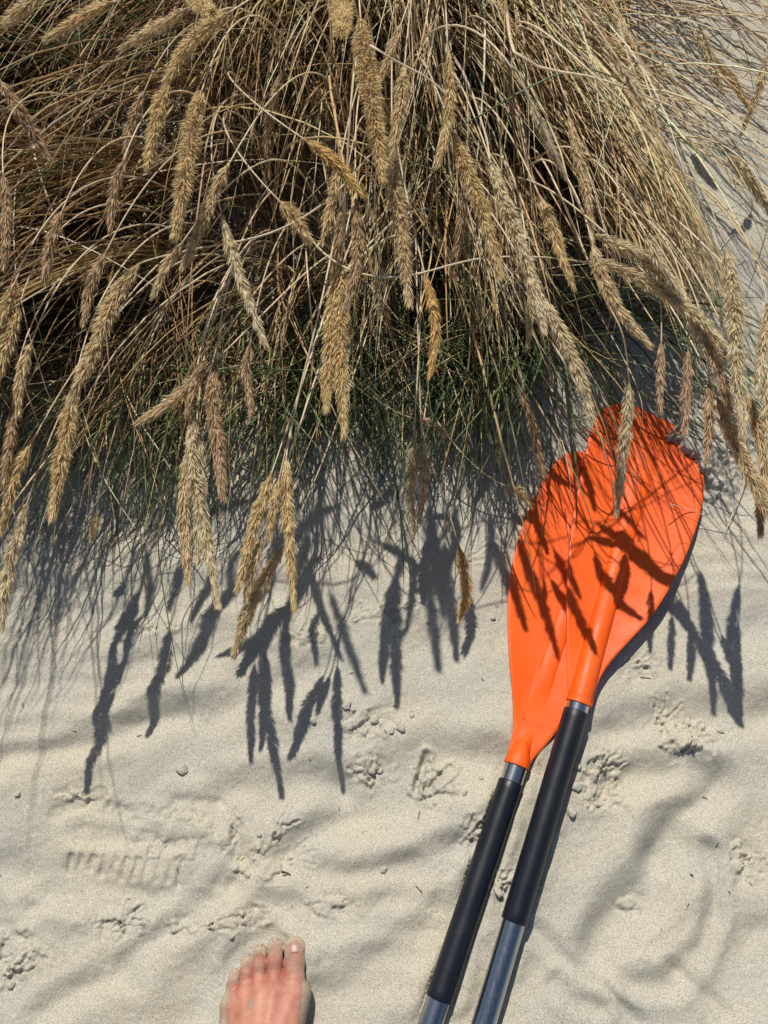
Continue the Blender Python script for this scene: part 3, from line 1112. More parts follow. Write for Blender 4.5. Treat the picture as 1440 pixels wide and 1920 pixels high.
def prune(pts, rad, col, keep=.06, front=True, hol=.25, up=0.0):
    """trim the tussock to its outline and let the seed heads stand proud of it"""
    u, v = pix(pts)
    h = pts[..., 2] - ground(pts[..., 0], pts[..., 1])
    vm = np.interp(u, [-200, 200, 450, 560, 900, 1000, 1130, 1200, 1300, 1440], [960, 930, 860, 780, 760, 730, 640, 590, 670, 740])
    bad = (v > vm + 60 * vnoise(u / 40, u * 0)) if front else (v > vm + np.where((u > 980) & (u < 1380), 15, 190))
    # bare sand beyond the tussock's flank
    ue = np.interp(v, [-200, 0, 200, 420, 560, 700], [1165, 1195, 1260, 1320, 1420, 1600]) + 50 * vnoise(v / 50, v * 0)
    bad2 = (u > ue)
    ceil = np.interp(v, [-100, 0, 250, 500, 750, 900], [.50, .47, .40, .33, .26, .21])
    ceil = ceil + .025 * (1 - smooth(340, 560, u))
    ceil = ceil + .03 * vnoise(u / 60, v / 60)
    bad3 = (h > ceil + up) & (v > -60) & (u > -20) & (u < 1500)
    b = bad.any(1) & (RNG.random(len(u)) > keep)
    b |= bad2.any(1) & (RNG.random(len(u)) > .03)
    b |= bad3.any(1) & (RNG.random(len(u)) > .035)
    for (cu, cv, ru, rv, an) in HOLLOWS:
        a = math.radians(an)
        du, dv = u - cu, v - cv
        q = np.hypot((du * math.cos(a) + dv * math.sin(a)) / ru, (-du * math.sin(a) + dv * math.cos(a)) / rv)
        b |= ((q < 1) & (h > .06)).any(1) & (RNG.random(len(u)) > hol * .6)
    k = ~b
    return pts[k], rad[k], col[k]


class Tufts:
    def __init__(self, n, rootf, spread, er, br, ctr):
        self.x, self.y = rootf(n)
        self.phi = heading(self.x, self.y, spread, ctr)
        self.e = np.radians(RNG.uniform(*er, n))
        self.b = np.radians(RNG.uniform(*br, n))
        self.curl = RNG.normal(0, .22, n)
        self.tone = RNG.uniform(.75, 1.15, n)
        self.w = RNG.random(n) ** 1.6 + .08
        self.w /= self.w.sum()


def mass(name, N, colf, Lr, er, br, rr, spread, kink=.12, K=12, flat=1.0, rootf=roots, rnd=.1, wave=.03, tufts=0, front=True, keep=.05, hol=.25, ctr=None, up=0.0):
    if tufts:
        T = Tufts(tufts, rootf, spread, er, br, ctr)
        i = RNG.choice(tufts, N, p=T.w)
        x = T.x[i] + RNG.normal(0, .018, N)
        y = T.y[i] + RNG.normal(0, .018, N)
        phi = T.phi[i] + RNG.normal(0, .13, N)
        e0 = T.e[i] + RNG.normal(0, .14, N)
        bend = T.b[i] + RNG.normal(0, .22, N)
        curl = T.curl[i] + RNG.normal(0, .15, N)
        tone = T.tone[i][:, None]
    else:
        x, y = rootf(N)
        phi = heading(x, y, spread, ctr)
        e0 = np.radians(RNG.uniform(*er, N))
        bend = np.radians(RNG.uniform(*br, N))
        curl = None
        tone = 1
    w = RNG.random(N) < rnd
    phi = np.where(w, RNG.uniform(-math.pi, math.pi, N), phi)
    L = RNG.uniform(*Lr, N)
    r = RNG.uniform(*rr, N) * np.clip(RNG.lognormal(0, .22, N), .6, 1.7)
    pts, rad = grow(N, x, y, phi, L, e0, bend, r, K=K, kink=kink, wave=wave, curl=curl)
    c = colf(N) * tone
    # straw towards the left is tinted browner and darker, painting in its shade
    left_dark = smooth(.08, -.35, 0) * 0 + (1 - smooth(-.34, .04, x + .05 * vnoise(x * 9, y * 9)))
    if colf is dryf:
        c = c * (1 - left_dark[:, None] * np.array([.46, .54, .63]) * (RNG.random((N, 1)) < .8))
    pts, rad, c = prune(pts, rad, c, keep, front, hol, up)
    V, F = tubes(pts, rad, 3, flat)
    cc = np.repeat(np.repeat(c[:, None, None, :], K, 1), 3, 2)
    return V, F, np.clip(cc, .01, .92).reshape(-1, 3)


def join(parts):
    V, F, Cc = [], [], []
    n = 0
    for v, f, c in parts:
        V.append(v); F.append(f + n); Cc.append(c)
        n += len(v)
    return np.concatenate(V), np.concatenate(F), np.concatenate(Cc)


dryf = lambda N: straw_cols(N, DRY, [5, 5, 4, 3, 2, 3, 1])
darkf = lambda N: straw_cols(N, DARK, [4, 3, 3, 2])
greenf = lambda N: straw_cols(N, GREEN, [4, 3, 3, 1, 3])
parts = [
    mass('a', 4900, dryf, (.38, .80), (55, 88), (75, 165), (.0009, .0019), .30, .08, tufts=230, rnd=.03),
    mass('b', 2000, dryf, (.30, .60), (40, 85), (60, 150), (.0005, .0012), .55, .22, rnd=.25, wave=.08),
    mass('c', 3600, darkf, (.16, .42), (25, 88), (40, 150), (.0006, .0013), .8, .25, rnd=.4, wave=.09),  # old brown underlayer, tinted dark to stand in for the shaded interior
]


def left_roots(N):
    x = RNG.uniform(-.80, -.04, N)
    return x, .30 + np.abs(RNG.normal(0, .10, N))


parts.append(mass('e', 1900, dryf, (.36, .62), (48, 80), (70, 130), (.0007, .0015), .35, .10, rootf=left_roots, rnd=.05, tufts=90, keep=.12))
def arch_roots(N):
    x = RNG.uniform(-.62, -.10, N)
    return x, .34 + np.abs(RNG.normal(0, .08, N))


parts.append(mass('h', 1200, dryf, (.42, .66), (64, 86), (75, 118), (.0007, .0016), .28, .06, rootf=arch_roots, rnd=.02, tufts=46, keep=.05, up=.055, hol=.25))  # extra arching straw, added for the shadow it casts on the sand
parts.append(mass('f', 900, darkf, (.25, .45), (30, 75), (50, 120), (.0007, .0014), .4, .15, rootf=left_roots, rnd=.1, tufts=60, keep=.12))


def right_roots(N):
    x = RNG.uniform(-.02, .40, N)
    y = .50 + RNG.random(N) * .62 + np.maximum(0, x - .1) * .45
    return x, y


parts.append(mass('d', 12500, dryf, (.36, .74), (24, 66), (35, 95), (.0009, .0018), .12, .06, rootf=right_roots, rnd=.02, tufts=200, wave=.02, ctr=(-.12, 1.25)))
print('straws', sum(len(p[0]) for p in parts) // 36)
V, F, Cc = join(parts)
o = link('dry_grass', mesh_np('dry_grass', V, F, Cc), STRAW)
tag(o, 'thick tangle of dry straw coloured marram grass leaning over the sand', 'grass', kind='stuff')


def front_roots(N):
    x = np.where(RNG.random(N) < .82, RNG.normal(.17, .14, N), RNG.uniform(-.75, .42, N))
    edge = .21 + .05 * vnoise(x * 5 + 3, x * 0) + np.maximum(0, x - .22) * .5
    y = edge + np.abs(RNG.normal(0, .07, N))
    return x, y


def wide_roots(N):
    x = RNG.uniform(-.75, .30, N)
    edge = .23 + .05 * vnoise(x * 5 + 3, x * 0) + np.maximum(0, x - .22) * .5
    return x, edge + np.abs(RNG.normal(0, .09, N))


gp = [mass('g', 1500, greenf, (.16, .42), (35, 80), (20, 110), (.0008, .0017), .45, .08, rootf=front_roots, rnd=.12, wave=.02, front=False, tufts=90, hol=.6),
      mass('g2', 650, greenf, (.4, .75), (50, 85), (50, 140), (.0008, .0016), .35, .05, wave=.02),
      mass('g3', 1300, lambda N: straw_cols(N, DRY, [5, 5, 4, 3, 3, 3, 4]), (.16, .44), (25, 75), (20, 130), (.0005, .0012), .5, .15, rootf=wide_roots, rnd=.12, front=False, keep=.2)]
V, F, Cc = join(gp)
o = link('green_grass', mesh_np('green_grass', V, F, Cc), GREENM)
tag(o, 'thin green marram blades growing low along the front of the dry tussock', 'grass', kind='stuff')

# short dead bits lying on the sand beneath and beside the grass
N = 480
x = np.concatenate([RNG.uniform(-.6, .6, 330), RNG.uniform(.36, .75, 90), RNG.uniform(-.5, .5, 60)])
y = np.concatenate([.10 + np.abs(RNG.normal(0, .14, 330)), RNG.uniform(.3, 1.1, 90), RNG.uniform(-.62, .05, 60)])
phi = RNG.uniform(-math.pi, math.pi, N)
pts, rad = grow(N, x, y, phi, np.where(np.arange(N) < 420, RNG.uniform(.008, .10, N), RNG.uniform(.003, .010, N)), np.radians(RNG.uniform(0, 14, N)), np.radians(RNG.uniform(0, 30, N)),
                RNG.uniform(.0003, .0008, N), K=6, wave=.15)
V, F = tubes(pts, rad, 3)
c = straw_cols(N, DRY, [3, 3, 2, 4, 4, 1, 1])
o = link('grass_litter', mesh_np('grass_litter', V, F, np.clip(np.repeat(c, 18, 0), .01, .9)), STRAW)
tag(o, 'short dead straw bits scattered on the sand under the grass', 'straw litter', kind='stuff')

# ------------------------------------------------------------------ flowering stalks, one by one
# (spine px base..tip with heights, width px, fluff 0..1, tint, label, optional via points of the stem)
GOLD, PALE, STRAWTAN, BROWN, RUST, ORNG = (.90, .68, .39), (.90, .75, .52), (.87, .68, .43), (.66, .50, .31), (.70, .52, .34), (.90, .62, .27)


def head_mesh(sp, w, fluff, tint, rng, thin=1.0):
    n = len(sp)
    t = norm(np.gradient(sp, axis=0))
    length = np.linalg.norm(np.diff(sp, axis=0), axis=1).sum()
    area = length * w
    N = int(np.clip(area * 1.0e6 * .62 * thin, 220, 3000))
    s = rng.random(N) ** .95
    i = np.clip((s * (n - 1)).astype(int), 0, n - 2)
    f = (s * (n - 1) - i)[:, None]
    c = sp[i] * (1 - f) + sp[i + 1] * f
    T = norm(t[i] * (1 - f) + t[i + 1] * f)
    prof = np.interp(s, [0, .06, .22, .5, .8, 1], [.25, .62, 1, .95, .66, .30])
    lump = 1 + .24 * np.sin(s * 31 + rng.random() * 6) * np.sin(s * 12 + rng.random() * 6)
    prof = prof * lump
    a1 = norm(np.cross(T, [.3, .2, .93]))
    a2 = np.cross(T, a1)
    az_ = rng.uniform(0, 2 * math.pi, N)
    rad = np.cos(az_)[:, None] * a1 + np.sin(az_)[:, None] * a2
    ll = rng.uniform(.75, 1.2, N) * (.0105 + .0018 * (1 - fluff))
    R = w / 2 * prof
    ang = np.clip(np.arcsin(np.clip(R * .72 / ll, .12, .62 + .25 * fluff)), 0, 1.2) * rng.uniform(.75, 1.25, N)
    # spikelets begin on short branches inside the spike
    b0 = c + rad * (R * rng.uniform(.12, .5, N))[:, None]
    d = norm(T * np.cos(ang)[:, None] + rad * np.sin(ang)[:, None] + rng.normal(0, .05 + .11 * fluff, (N, 3)))
    b1 = b0 + d * ll[:, None]
    wr = (.00078 - .00022 * fluff) * rng.uniform(.7, 1.3, N)
    sd = norm(np.cross(d, rad + rng.normal(0, .7, (N, 3))))
    nn = np.cross(sd, d)
    m = b0 * .6 + b1 * .4
    q = [b0, m + sd * wr[:, None] + nn * wr[:, None] * .4, b1, m - sd * wr[:, None] + nn * wr[:, None] * .4]
    V = np.stack(q, 1).reshape(-1, 3)
    o_ = (np.arange(N) * 4)[:, None]
    F = (np.array([[0, 1, 2], [0, 2, 3]])[None] + o_[:, None]).reshape(-1, 3)
    tone = rng.normal(1, .13, (N, 1)) * np.array(tint)[None]
    hue = rng.random((N, 1))
    tone = tone * (1 - .18 * hue * np.array([0, .35, .8]))
    cc = np.stack([tone * .72, tone, tone * 1.15, tone], 1).reshape(-1, 3)  # darker bases paint in the shade between the bristles
    # core
    cp, cf = tubes(sp[None], (np.interp(np.linspace(0, 1, n), [0, .2, .8, 1], [.0010, w * .17, w * .10, .0006]))[None], 5)
    tri = np.concatenate([cf[:, [0, 1, 2]], cf[:, [0, 2, 3]]])
    F = np.concatenate([F, tri + len(V)])
    V = np.concatenate([V, cp])
    cc = np.concatenate([cc, np.repeat(np.array(tint)[None] * .75, len(cp), 0)])
    return V, F, np.clip(cc, .01, .9)


def hcan(v):
    return float(np.interp(v, [-100, 0, 250, 500, 750, 900, 1100, 1250], [.54, .52, .45, .37, .30, .26, .225, .205]))


def stalk(px, w, fluff, tint, label, via=None, hb=None, ht=None, root=None, thin=1.0, sr=.0011):
    rng = np.random.default_rng(abs(int(px[0][0] * 13 + px[0][1] * 7 + px[-1][0])) + 5)
    h0 = hcan(px[0][1]) + .004 * float(1 - smooth(340, 560, px[0][0])) if hb is None else hb
    h1 = (h0 - .010 - .10 * math.dist(px[0], px[-1]) * 6e-4) if ht is None else ht
    d = np.cumsum([0] + [math.dist(a, b) for a, b in zip(px[:-1], px[1:])])
    ctrl = [P(a, b, h0 + (h1 - h0) * (k / d[-1]) ** 1.2) for (a, b), k in zip(px, d)]
    sp = spline(ctrl, 22)
    base = sp[0]
    wm = w * pxsize(sp[len(sp) // 2]) * rng.uniform(.80, .96)
    thin = thin * rng.uniform(.7, 1.1)
    tdir = norm(sp[1] - sp[0])
    # stem
    if via:
        vs = [P(*q) for q in via]
    else:
        vs = []
    first = vs[0] if vs else base
    back = norm(np.array([tdir[0], tdir[1], 0])) if np.hypot(tdir[0], tdir[1]) > .2 else np.array([0, -1.0, 0])
    if root is None:
        dirc = norm(np.array([CX - first[0], CY - first[1], 0.0]))
        dd = norm(dirc * .6 - back * .4)
        dist = .24 + .12 * rng.random() + max(0, .20 - first[1]) * .6
        rx, ry = first[0] + dd[0] * dist, first[1] + dd[1] * dist
        ry = max(ry, .28)
    else:
        rx, ry = root
    rz = float(ground(rx, ry)) - .003
    R0 = np.array([rx, ry, rz])
    if vs:
        nxt = vs[1] if len(vs) > 1 else base
        T1 = norm(nxt - vs[0]) * np.linalg.norm(R0 - vs[0]) * .9
        tail = spline(vs + [base, base + tdir * .02], 26)
        tail = tail[:-1]
    else:
        T1 = tdir * np.linalg.norm(R0 - base) * 1.15
        tail = None
    e = first
    T0 = np.array([0, 0, 1.0]) * np.linalg.norm(R0 - e) * 1.25 + (e - R0) * .25
    u = np.linspace(0, 1, 26)[:, None]
    H = (2 * u ** 3 - 3 * u ** 2 + 1) * R0 + (u ** 3 - 2 * u ** 2 + u) * T0 + (-2 * u ** 3 + 3 * u ** 2) * e + (u ** 3 - u ** 2) * T1
    path = H if tail is None else np.vstack([H[:-1], tail])
    path[1:, 2] = np.maximum(path[1:, 2], ground(path[1:, 0], path[1:, 1]) + .002)
    K = len(path)
    r = np.linspace(sr * 1.35, sr * .75, K)
    V, F = tubes(path[None], r[None], 5)
    root_o = empty('grass_stalk', R0)
    tag(root_o, label, 'grass stalk', 'flowering grass stalks leaning out over the sand')
    sc = np.array(STRAWTAN if tint in (BROWN, RUST) else PALE) * rng.uniform(.8, 1.05)
    link('stem', mesh_np('stem', V, F, np.repeat(sc[None], len(V), 0)), STRAW, root_o)
    V, F, cc = head_mesh(sp, wm, fluff, tint, rng, thin)
    link('seed_head', mesh_np('seed_head', V, F, cc), HEADM, root_o, smooth=False)


ST = [
 # --- top, above the dark tangle
 ([(75, -8), (45, 15), (15, 40)], 34, .8, STRAWTAN, 'fuzzy seed head crossing the topmost corner above the darkest straw'),
 ([(212, 3), (170, 22), (135, 45), (96, 70)], 30, .7, GOLD, 'short golden seed head slanting near the top edge, above horizontal brown straw'),
 ([(352, 15), (310, 42), (270, 65), (235, 86)], 30, .5, STRAWTAN, 'dull tan seed head slanting beneath the blurred end-on seed head'),
 ([(432, 22), (385, 55), (345, 95), (315, 148)], 36, .9, GOLD, 'golden seed head whose tip meets the next one below it, high in the tangle'),
 ([(318, 150), (300, 195), (287, 255), (277, 306)], 38, .9, GOLD, 'golden fuzzy seed head hanging just below the tip of another golden one'),
 ([(379, 168), (366, 215), (350, 310), (329, 440)], 50, 1, GOLD, 'largest fuzzy golden seed head, fat and hanging before the dark hollow'),
 ([(432, 303), (402, 360), (370, 440), (345, 497)], 32, .5, STRAWTAN, 'slender seed head hanging just beside the tip of the fattest golden one'),
 ([(345, 450), (318, 490), (290, 547)], 25, .5, STRAWTAN, 'small tan seed head whose top is hidden below the fattest golden one'),
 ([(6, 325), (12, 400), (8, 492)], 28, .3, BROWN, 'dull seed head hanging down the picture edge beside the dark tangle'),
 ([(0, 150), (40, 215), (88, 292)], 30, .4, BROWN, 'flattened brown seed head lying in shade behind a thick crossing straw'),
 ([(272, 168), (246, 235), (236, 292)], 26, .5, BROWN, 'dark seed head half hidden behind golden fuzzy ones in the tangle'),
 # --- top centre
 ([(676, 33), (683, 110), (700, 205), (717, 332)], 50, 1, GOLD, 'big fuzzy seed head hanging in the middle from a stem at the top edge'),
 ([(753, 42), (736, 90), (713, 152)], 25, .5, STRAWTAN, 'small seed head slanting between the big fuzzy one and green stems'),
 ([(759, 118), (752, 190), (735, 285)], 30, .4, STRAWTAN, 'seed head hanging in line above the long tan one in the middle'),
 ([(736, 268), (739, 350), (752, 430), (766, 562)], 43, .7, STRAWTAN, 'long tan seed head hanging in the middle below the big fuzzy one'),
 ([(840, 92), (843, 165), (838, 240), (822, 302)], 28, .6, GOLD, 'narrow golden seed head crossed by a thick arching pale straw'),
 ([(850, 248), (876, 318), (906, 400), (937, 512)], 38, .6, GOLD, 'golden seed head slanting under the arching pale straw, above black gaps'),
 ([(570, 261), (605, 285), (640, 318), (675, 359)], 30, .4, ORNG, 'short rich golden seed head lying across stems, tip up against a straw'),
 ([(640, 290), (625, 365), (606, 447)], 26, .5, GOLD, 'small golden seed head hanging below the short one lying across stems'),
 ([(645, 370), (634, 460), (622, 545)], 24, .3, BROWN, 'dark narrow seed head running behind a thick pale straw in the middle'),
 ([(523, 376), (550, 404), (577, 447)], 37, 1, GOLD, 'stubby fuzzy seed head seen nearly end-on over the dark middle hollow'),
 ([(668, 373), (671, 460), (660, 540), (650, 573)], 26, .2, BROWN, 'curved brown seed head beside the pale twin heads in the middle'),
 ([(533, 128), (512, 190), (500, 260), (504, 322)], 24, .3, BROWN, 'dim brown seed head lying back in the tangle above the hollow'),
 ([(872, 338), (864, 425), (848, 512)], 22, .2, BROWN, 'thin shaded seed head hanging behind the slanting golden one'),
 ([(918, 298), (948, 385), (984, 480), (1018, 612)], 38, .4, PALE, 'long pale seed head running down to overlap another long pale one'),
 ([(1008, 545), (1055, 632), (1088, 708), (1110, 782)], 37, .3, PALE, 'long pale seed head ending just above the notch between the orange blades'),
 ([(1009, 362), (1034, 420), (1050, 472), (1072, 531)], 25, .3, GOLD, 'neat golden seed head pointing into the green blades above the paddles'),
 # --- the pale straw side
 ([(990, 178), (1015, 240), (1055, 322)], 23, .4, PALE, 'bleached seed head flattened into the pale straw beside a black gap'),
 ([(1156, 108), (1190, 165), (1226, 222)], 22, .3, PALE, 'bleached seed head lying high on the slope of pale straw'),
 ([(1310, 48), (1330, 110), (1352, 167)], 25, .4, PALE, 'spiky pale seed head lying over bare sand at the tussock side'),
 ([(1342, 112), (1375, 152), (1402, 198)], 22, .5, STRAWTAN, 'brownish seed head under spiky pale one on the bare sand side'),
 ([(1436, 108), (1422, 170), (1392, 245)], 20, .3, STRAWTAN, 'thin seed head leaning the other way over bare sand'),
 ([(1362, 288), (1400, 330), (1452, 405)], 28, .2, PALE, 'pale streaky seed head leaving the picture edge over bare sand'),
 ([(1066, 215), (1085, 300), (1100, 365), (1110, 445)], 22, .3, STRAWTAN, 'dull seed head hanging along a black gap in the pale straw'),
 ([(1115, 440), (1180, 470), (1235, 505), (1270, 535)], 33, .3, PALE, 'upper of two pale seed heads lying side by side above the paddle tip',
  [(1000, 200, .50), (1060, 330, .45)]),
 ([(1095, 491), (1160, 503), (1235, 542), (1310, 597), (1356, 645)], 36, .3, PALE, 'long bowed pale seed head on a stem that runs level across the tussock',
  [(790, 512, .40), (900, 485, .40), (1010, 482, .40)]),
 ([(1110, 452), (1128, 515), (1160, 580), (1212, 642)], 32, .3, STRAWTAN, 'tan seed head crossing under the long bowed pale one'),
 ([(1208, 436), (1235, 490), (1272, 545)], 27, .3, PALE, 'pale seed head emerging from the straw slope toward the big straight one'),
 ([(1361, 462), (1376, 560), (1382, 680), (1392, 800)], 44, .2, PALE, 'largest straight pale seed head hanging from a thick arching stem',
  [(1150, 175, .50), (1235, 255, .48), (1320, 390, .43)]),
 ([(1450, 545), (1432, 640), (1420, 730)], 30, .2, PALE, 'pale seed head slanting inward at the picture edge beside largest straight one'),
 ([(1345, 745), (1378, 825), (1410, 900), (1438, 960)], 38, .3, STRAWTAN, 'wide reddish seed head continuing below the largest straight pale one'),
 ([(1330, 715), (1331, 790), (1326, 858)], 27, .4, RUST, 'short rusty seed head hanging past the sand covered blade edge'),
 ([(1179, 712), (1176, 785), (1168, 850), (1157, 957)], 30, .2, PALE, 'seed head hanging directly over the upper orange blade',
  [(1135, 560, .33), (1168, 630, .31)]),
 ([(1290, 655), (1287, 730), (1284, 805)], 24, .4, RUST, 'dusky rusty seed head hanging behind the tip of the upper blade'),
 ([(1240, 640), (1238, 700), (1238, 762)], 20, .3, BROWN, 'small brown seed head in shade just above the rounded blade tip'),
 ([(992, 535), (994, 590), (990, 640)], 16, .2, STRAWTAN, 'tiny thin seed head behind the long pale ones among green blades'),
 ([(966, 715), (990, 770), (1003, 815), (1018, 885)], 22, .3, BROWN, 'thin dim seed head pointing at the lower orange blade tip'),
 ([(1400, 735), (1425, 820), (1440, 930)], 32, .3, STRAWTAN, 'shaggy seed head crowding the picture edge beside the reddish one'),
 ([(1442, 690), (1436, 760), (1440, 850)], 28, .3, PALE, 'pale seed head half cut off by the picture edge'),
 ([(1305, 590), (1340, 670), (1368, 765)], 32, .3, RUST, 'shaded rusty seed head tucked below the long bowed pale one'),
 ([(1412, 880), (1424, 935), (1426, 995)], 26, .4, RUST, 'lowest rusty seed head at the picture edge, its tip near the sand'),
 ([(1262, 560), (1300, 600), (1325, 660)], 28, .3, PALE, 'pale seed head peeking out beneath the two lying side by side'),
 # --- left and lower
 ([(262, 494), (215, 560), (178, 650), (135, 745)], 42, .2, STRAWTAN, 'long tan seed head slanting down through the shade, above a brighter golden one',
  [(450, 452, .40), (350, 470, .385)]),
 ([(140, 722), (127, 800), (114, 870), (98, 965)], 43, .3, GOLD, 'bright golden seed head overlapping the sand, below a long slanting tan one'),
 ([(30, 525), (12, 575), (-8, 640)], 28, .4, GOLD, 'golden seed head leaving the picture edge, upper of a pair'),
 ([(36, 572), (16, 640), (-6, 715)], 32, .3, GOLD, 'golden seed head leaving the picture edge, lower of a pair'),
 ([(62, 826), (30, 890), (4, 990)], 32, .3, GOLD, 'greenish gold seed head hanging above the lowest one at the picture edge'),
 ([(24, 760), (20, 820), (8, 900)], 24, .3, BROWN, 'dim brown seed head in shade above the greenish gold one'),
 ([(52, 940), (28, 1020), (12, 1090), (2, 1172)], 34, .2, PALE, 'lowest pale seed head at the picture edge, beside grass shadows on sand'),
 ([(181, 960), (178, 982), (172, 1008)], 18, .8, GOLD, 'tiny tuft of seed head just above shaded sand'),
 ([(388, 692), (345, 733), (300, 768), (264, 790)], 30, .4, STRAWTAN, 'seed head lying nearly level above the shaded sand, tip outward'),
 ([(414, 396), (434, 470), (460, 548), (496, 642)], 28, .2, PALE, 'greyish streaky seed head slanting toward the middle of the dark tangle'),
 ([(405, 672), (398, 760), (410, 840), (418, 925)], 32, .3, BROWN, 'brown hanging seed head behind the pale trio over the shaded sand'),
 ([(362, 775), (360, 870), (382, 985), (407, 1128)], 36, .3, PALE, 'longest of the pale trio hanging over the shaded sand'),
 ([(350, 845), (345, 960), (352, 1082)], 27, .3, STRAWTAN, 'tan seed head at the outer side of the pale hanging trio'),
 ([(372, 815), (374, 930), (370, 1046)], 27, .3, PALE, 'middle seed head of the pale hanging trio'),
 ([(537, 855), (538, 930), (544, 1040), (551, 1133)], 31, .3, GOLD, 'straight golden seed head of the cluster of five, pointing to bare sand',
  [(585, 640, .30), (560, 740, .275)]),
 ([(510, 885), (484, 960), (465, 1030), (447, 1097)], 31, .3, GOLD, 'outermost golden seed head in the cluster of five over the sand'),
 ([(524, 895), (512, 950), (507, 1000)], 26, .3, GOLD, 'shortest seed head in the middle of the cluster of five'),
 ([(530, 1025), (490, 1095), (462, 1155), (440, 1224)], 34, .3, STRAWTAN, 'lowest seed head of the cluster of five, its tip nearly touching sand'),
 ([(495, 1000), (474, 1062), (462, 1118)], 26, .3, STRAWTAN, 'hidden inner seed head of the cluster of five'),
 ([(636, 505), (624, 580), (615, 680), (612, 760)], 38, .4, GOLD, 'shorter of the two merged golden seed heads hanging in the middle'),
 ([(641, 490), (638, 600), (640, 700), (645, 807)], 40, .4, GOLD, 'longer of the two merged golden seed heads hanging in the middle',
  [(655, 240, .45), (648, 360, .41)]),
 ([(796, 512), (811, 573), (817, 627), (808, 695)], 28, .3, ORNG, 'leaf shaped amber seed head hanging alone below the long tan one'),
 ([(776, 812), (769, 916), (774, 1000)], 27, .5, PALE, 'loose straw pale seed head of a pair over sunlit sand'),
 ([(791, 820), (795, 900), (788, 972)], 24, .5, PALE, 'shorter loose seed head of the pair over sunlit sand'),
 ([(860, 1022), (869, 1065), (876, 1112), (862, 1158)], 33, 1, ORNG, 'ragged orange gold seed head lying low on open sand beside the paddles',
  [(812, 880, .075), (838, 950, .068)]),
 ([(950, 912), (972, 922), (994, 946)], 24, 1, GOLD, 'ragged little seed head touching the edge of the lower orange blade'),
 ([(780, 786), (806, 793), (832, 812)], 18, .6, BROWN, 'small brown seed head lying level in front of the green blades'),
 ([(118, 392), (96, 450), (84, 520)], 27, .3, BROWN, 'dim brown seed head hanging in the dark hollow above the long slanting one'),  # dim heads from here on are added for their shadows on the sand
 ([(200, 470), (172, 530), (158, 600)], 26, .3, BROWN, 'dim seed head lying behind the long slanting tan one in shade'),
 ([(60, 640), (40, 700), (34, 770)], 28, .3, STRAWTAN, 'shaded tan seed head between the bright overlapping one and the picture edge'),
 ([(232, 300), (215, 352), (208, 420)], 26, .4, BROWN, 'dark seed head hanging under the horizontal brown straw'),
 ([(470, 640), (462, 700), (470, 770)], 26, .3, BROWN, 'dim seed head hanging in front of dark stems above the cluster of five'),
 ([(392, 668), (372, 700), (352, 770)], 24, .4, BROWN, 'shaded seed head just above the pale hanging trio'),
]
HEIGHTS = {  # base, tip where they differ from the canopy's default
 'ragged orange gold seed head lying low on open sand beside the paddles': (.062, .040),
 'ragged little seed head touching the edge of the lower orange blade': (.05, .035),
 'lowest seed head of the cluster of five, its tip nearly touching sand': (.075, .028),
 'seed head hanging directly over the upper orange blade': (.25, .16),
 'spiky pale seed head lying over bare sand at the tussock side': (.20, .16),
 'brownish seed head under spiky pale one on the bare sand side': (.15, .12),
 'thin seed head leaning the other way over bare sand': (.22, .16),
 'pale streaky seed head leaving the picture edge over bare sand': (.24, .20),
 'tiny tuft of seed head just above shaded sand': (.10, .08),
 'long bowed pale seed head on a stem that runs level across the tussock': (.35, .36),
 'upper of two pale seed heads lying side by side above the paddle tip': (.36, .37),
 'loose straw pale seed head of a pair over sunlit sand': (.14, .10),
 'shorter loose seed head of the pair over sunlit sand': (.13, .10),
 'small brown seed head lying level in front of the green blades': (.13, .12),
 'dim brown seed head lying back in the tangle above the hollow': (.34, .28),
 'dark seed head half hidden behind golden fuzzy ones in the tangle': (.36, .33),
 'flattened brown seed head lying in shade behind a thick crossing straw': (.42, .38),
 'bleached seed head flattened into the pale straw beside a black gap': (.42, .37),
 'dull seed head hanging along a black gap in the pale straw': (.39, .34),
 'thin shaded seed head hanging behind the slanting golden one': (.34, .28),
 'dark narrow seed head running behind a thick pale straw in the middle': (.34, .27),
 'thin dim seed head pointing at the lower orange blade tip': (.17, .12),
}
for row in ST:
    px, w, fl, tint, lab = row[:5]
    via = row[5] if len(row) > 5 else None
    hb, ht = HEIGHTS.get(lab, (None, None))
    rt = None
    if 'on open sand' in lab: rt = (.03, .33)
    stalk(px, w, fl, tint, lab, via, hb, ht, root=rt)
# two heads pointing up towards the sun, seen end-on
for px, h0, h1, lab in (([(352, -22), (372, 5), (398, 22)], .60, .66, 'blurred fat seed head seen end-on at the top edge, lying crosswise'),
                        ([(640, -6), (641, 25), (640, 60)], .57, .63, 'fat short seed head seen end-on at the top edge above the middle')):
    stalk(px, 46, 1, GOLD, lab, None, h0, h1)

# ------------------------------------------------------------------ single straws and blades that stand out
def strand(name, px, r, tint, label, cat, root=None, group=None):
    ctrl = [P(*q) for q in px]
    if root is not None:
        ctrl = [np.array([root[0], root[1], float(ground(*root)) - .003])] + ctrl
    sp = spline(ctrl, 44)
    sp[1:, 2] = np.maximum(sp[1:, 2], ground(sp[1:, 0], sp[1:, 1]) + r)
    t = np.linspace(0, 1, 44)
    V, F = tubes(sp[None], (r * (1 - .2 * t - .7 * t ** 5))[None], 5, .6)
    o = link(name, mesh_np(name, V, F, np.repeat(np.array(tint)[None], len(V), 0)), STRAW if name != 'green_blade' else GREENM)
    tag(o, label, cat, group)


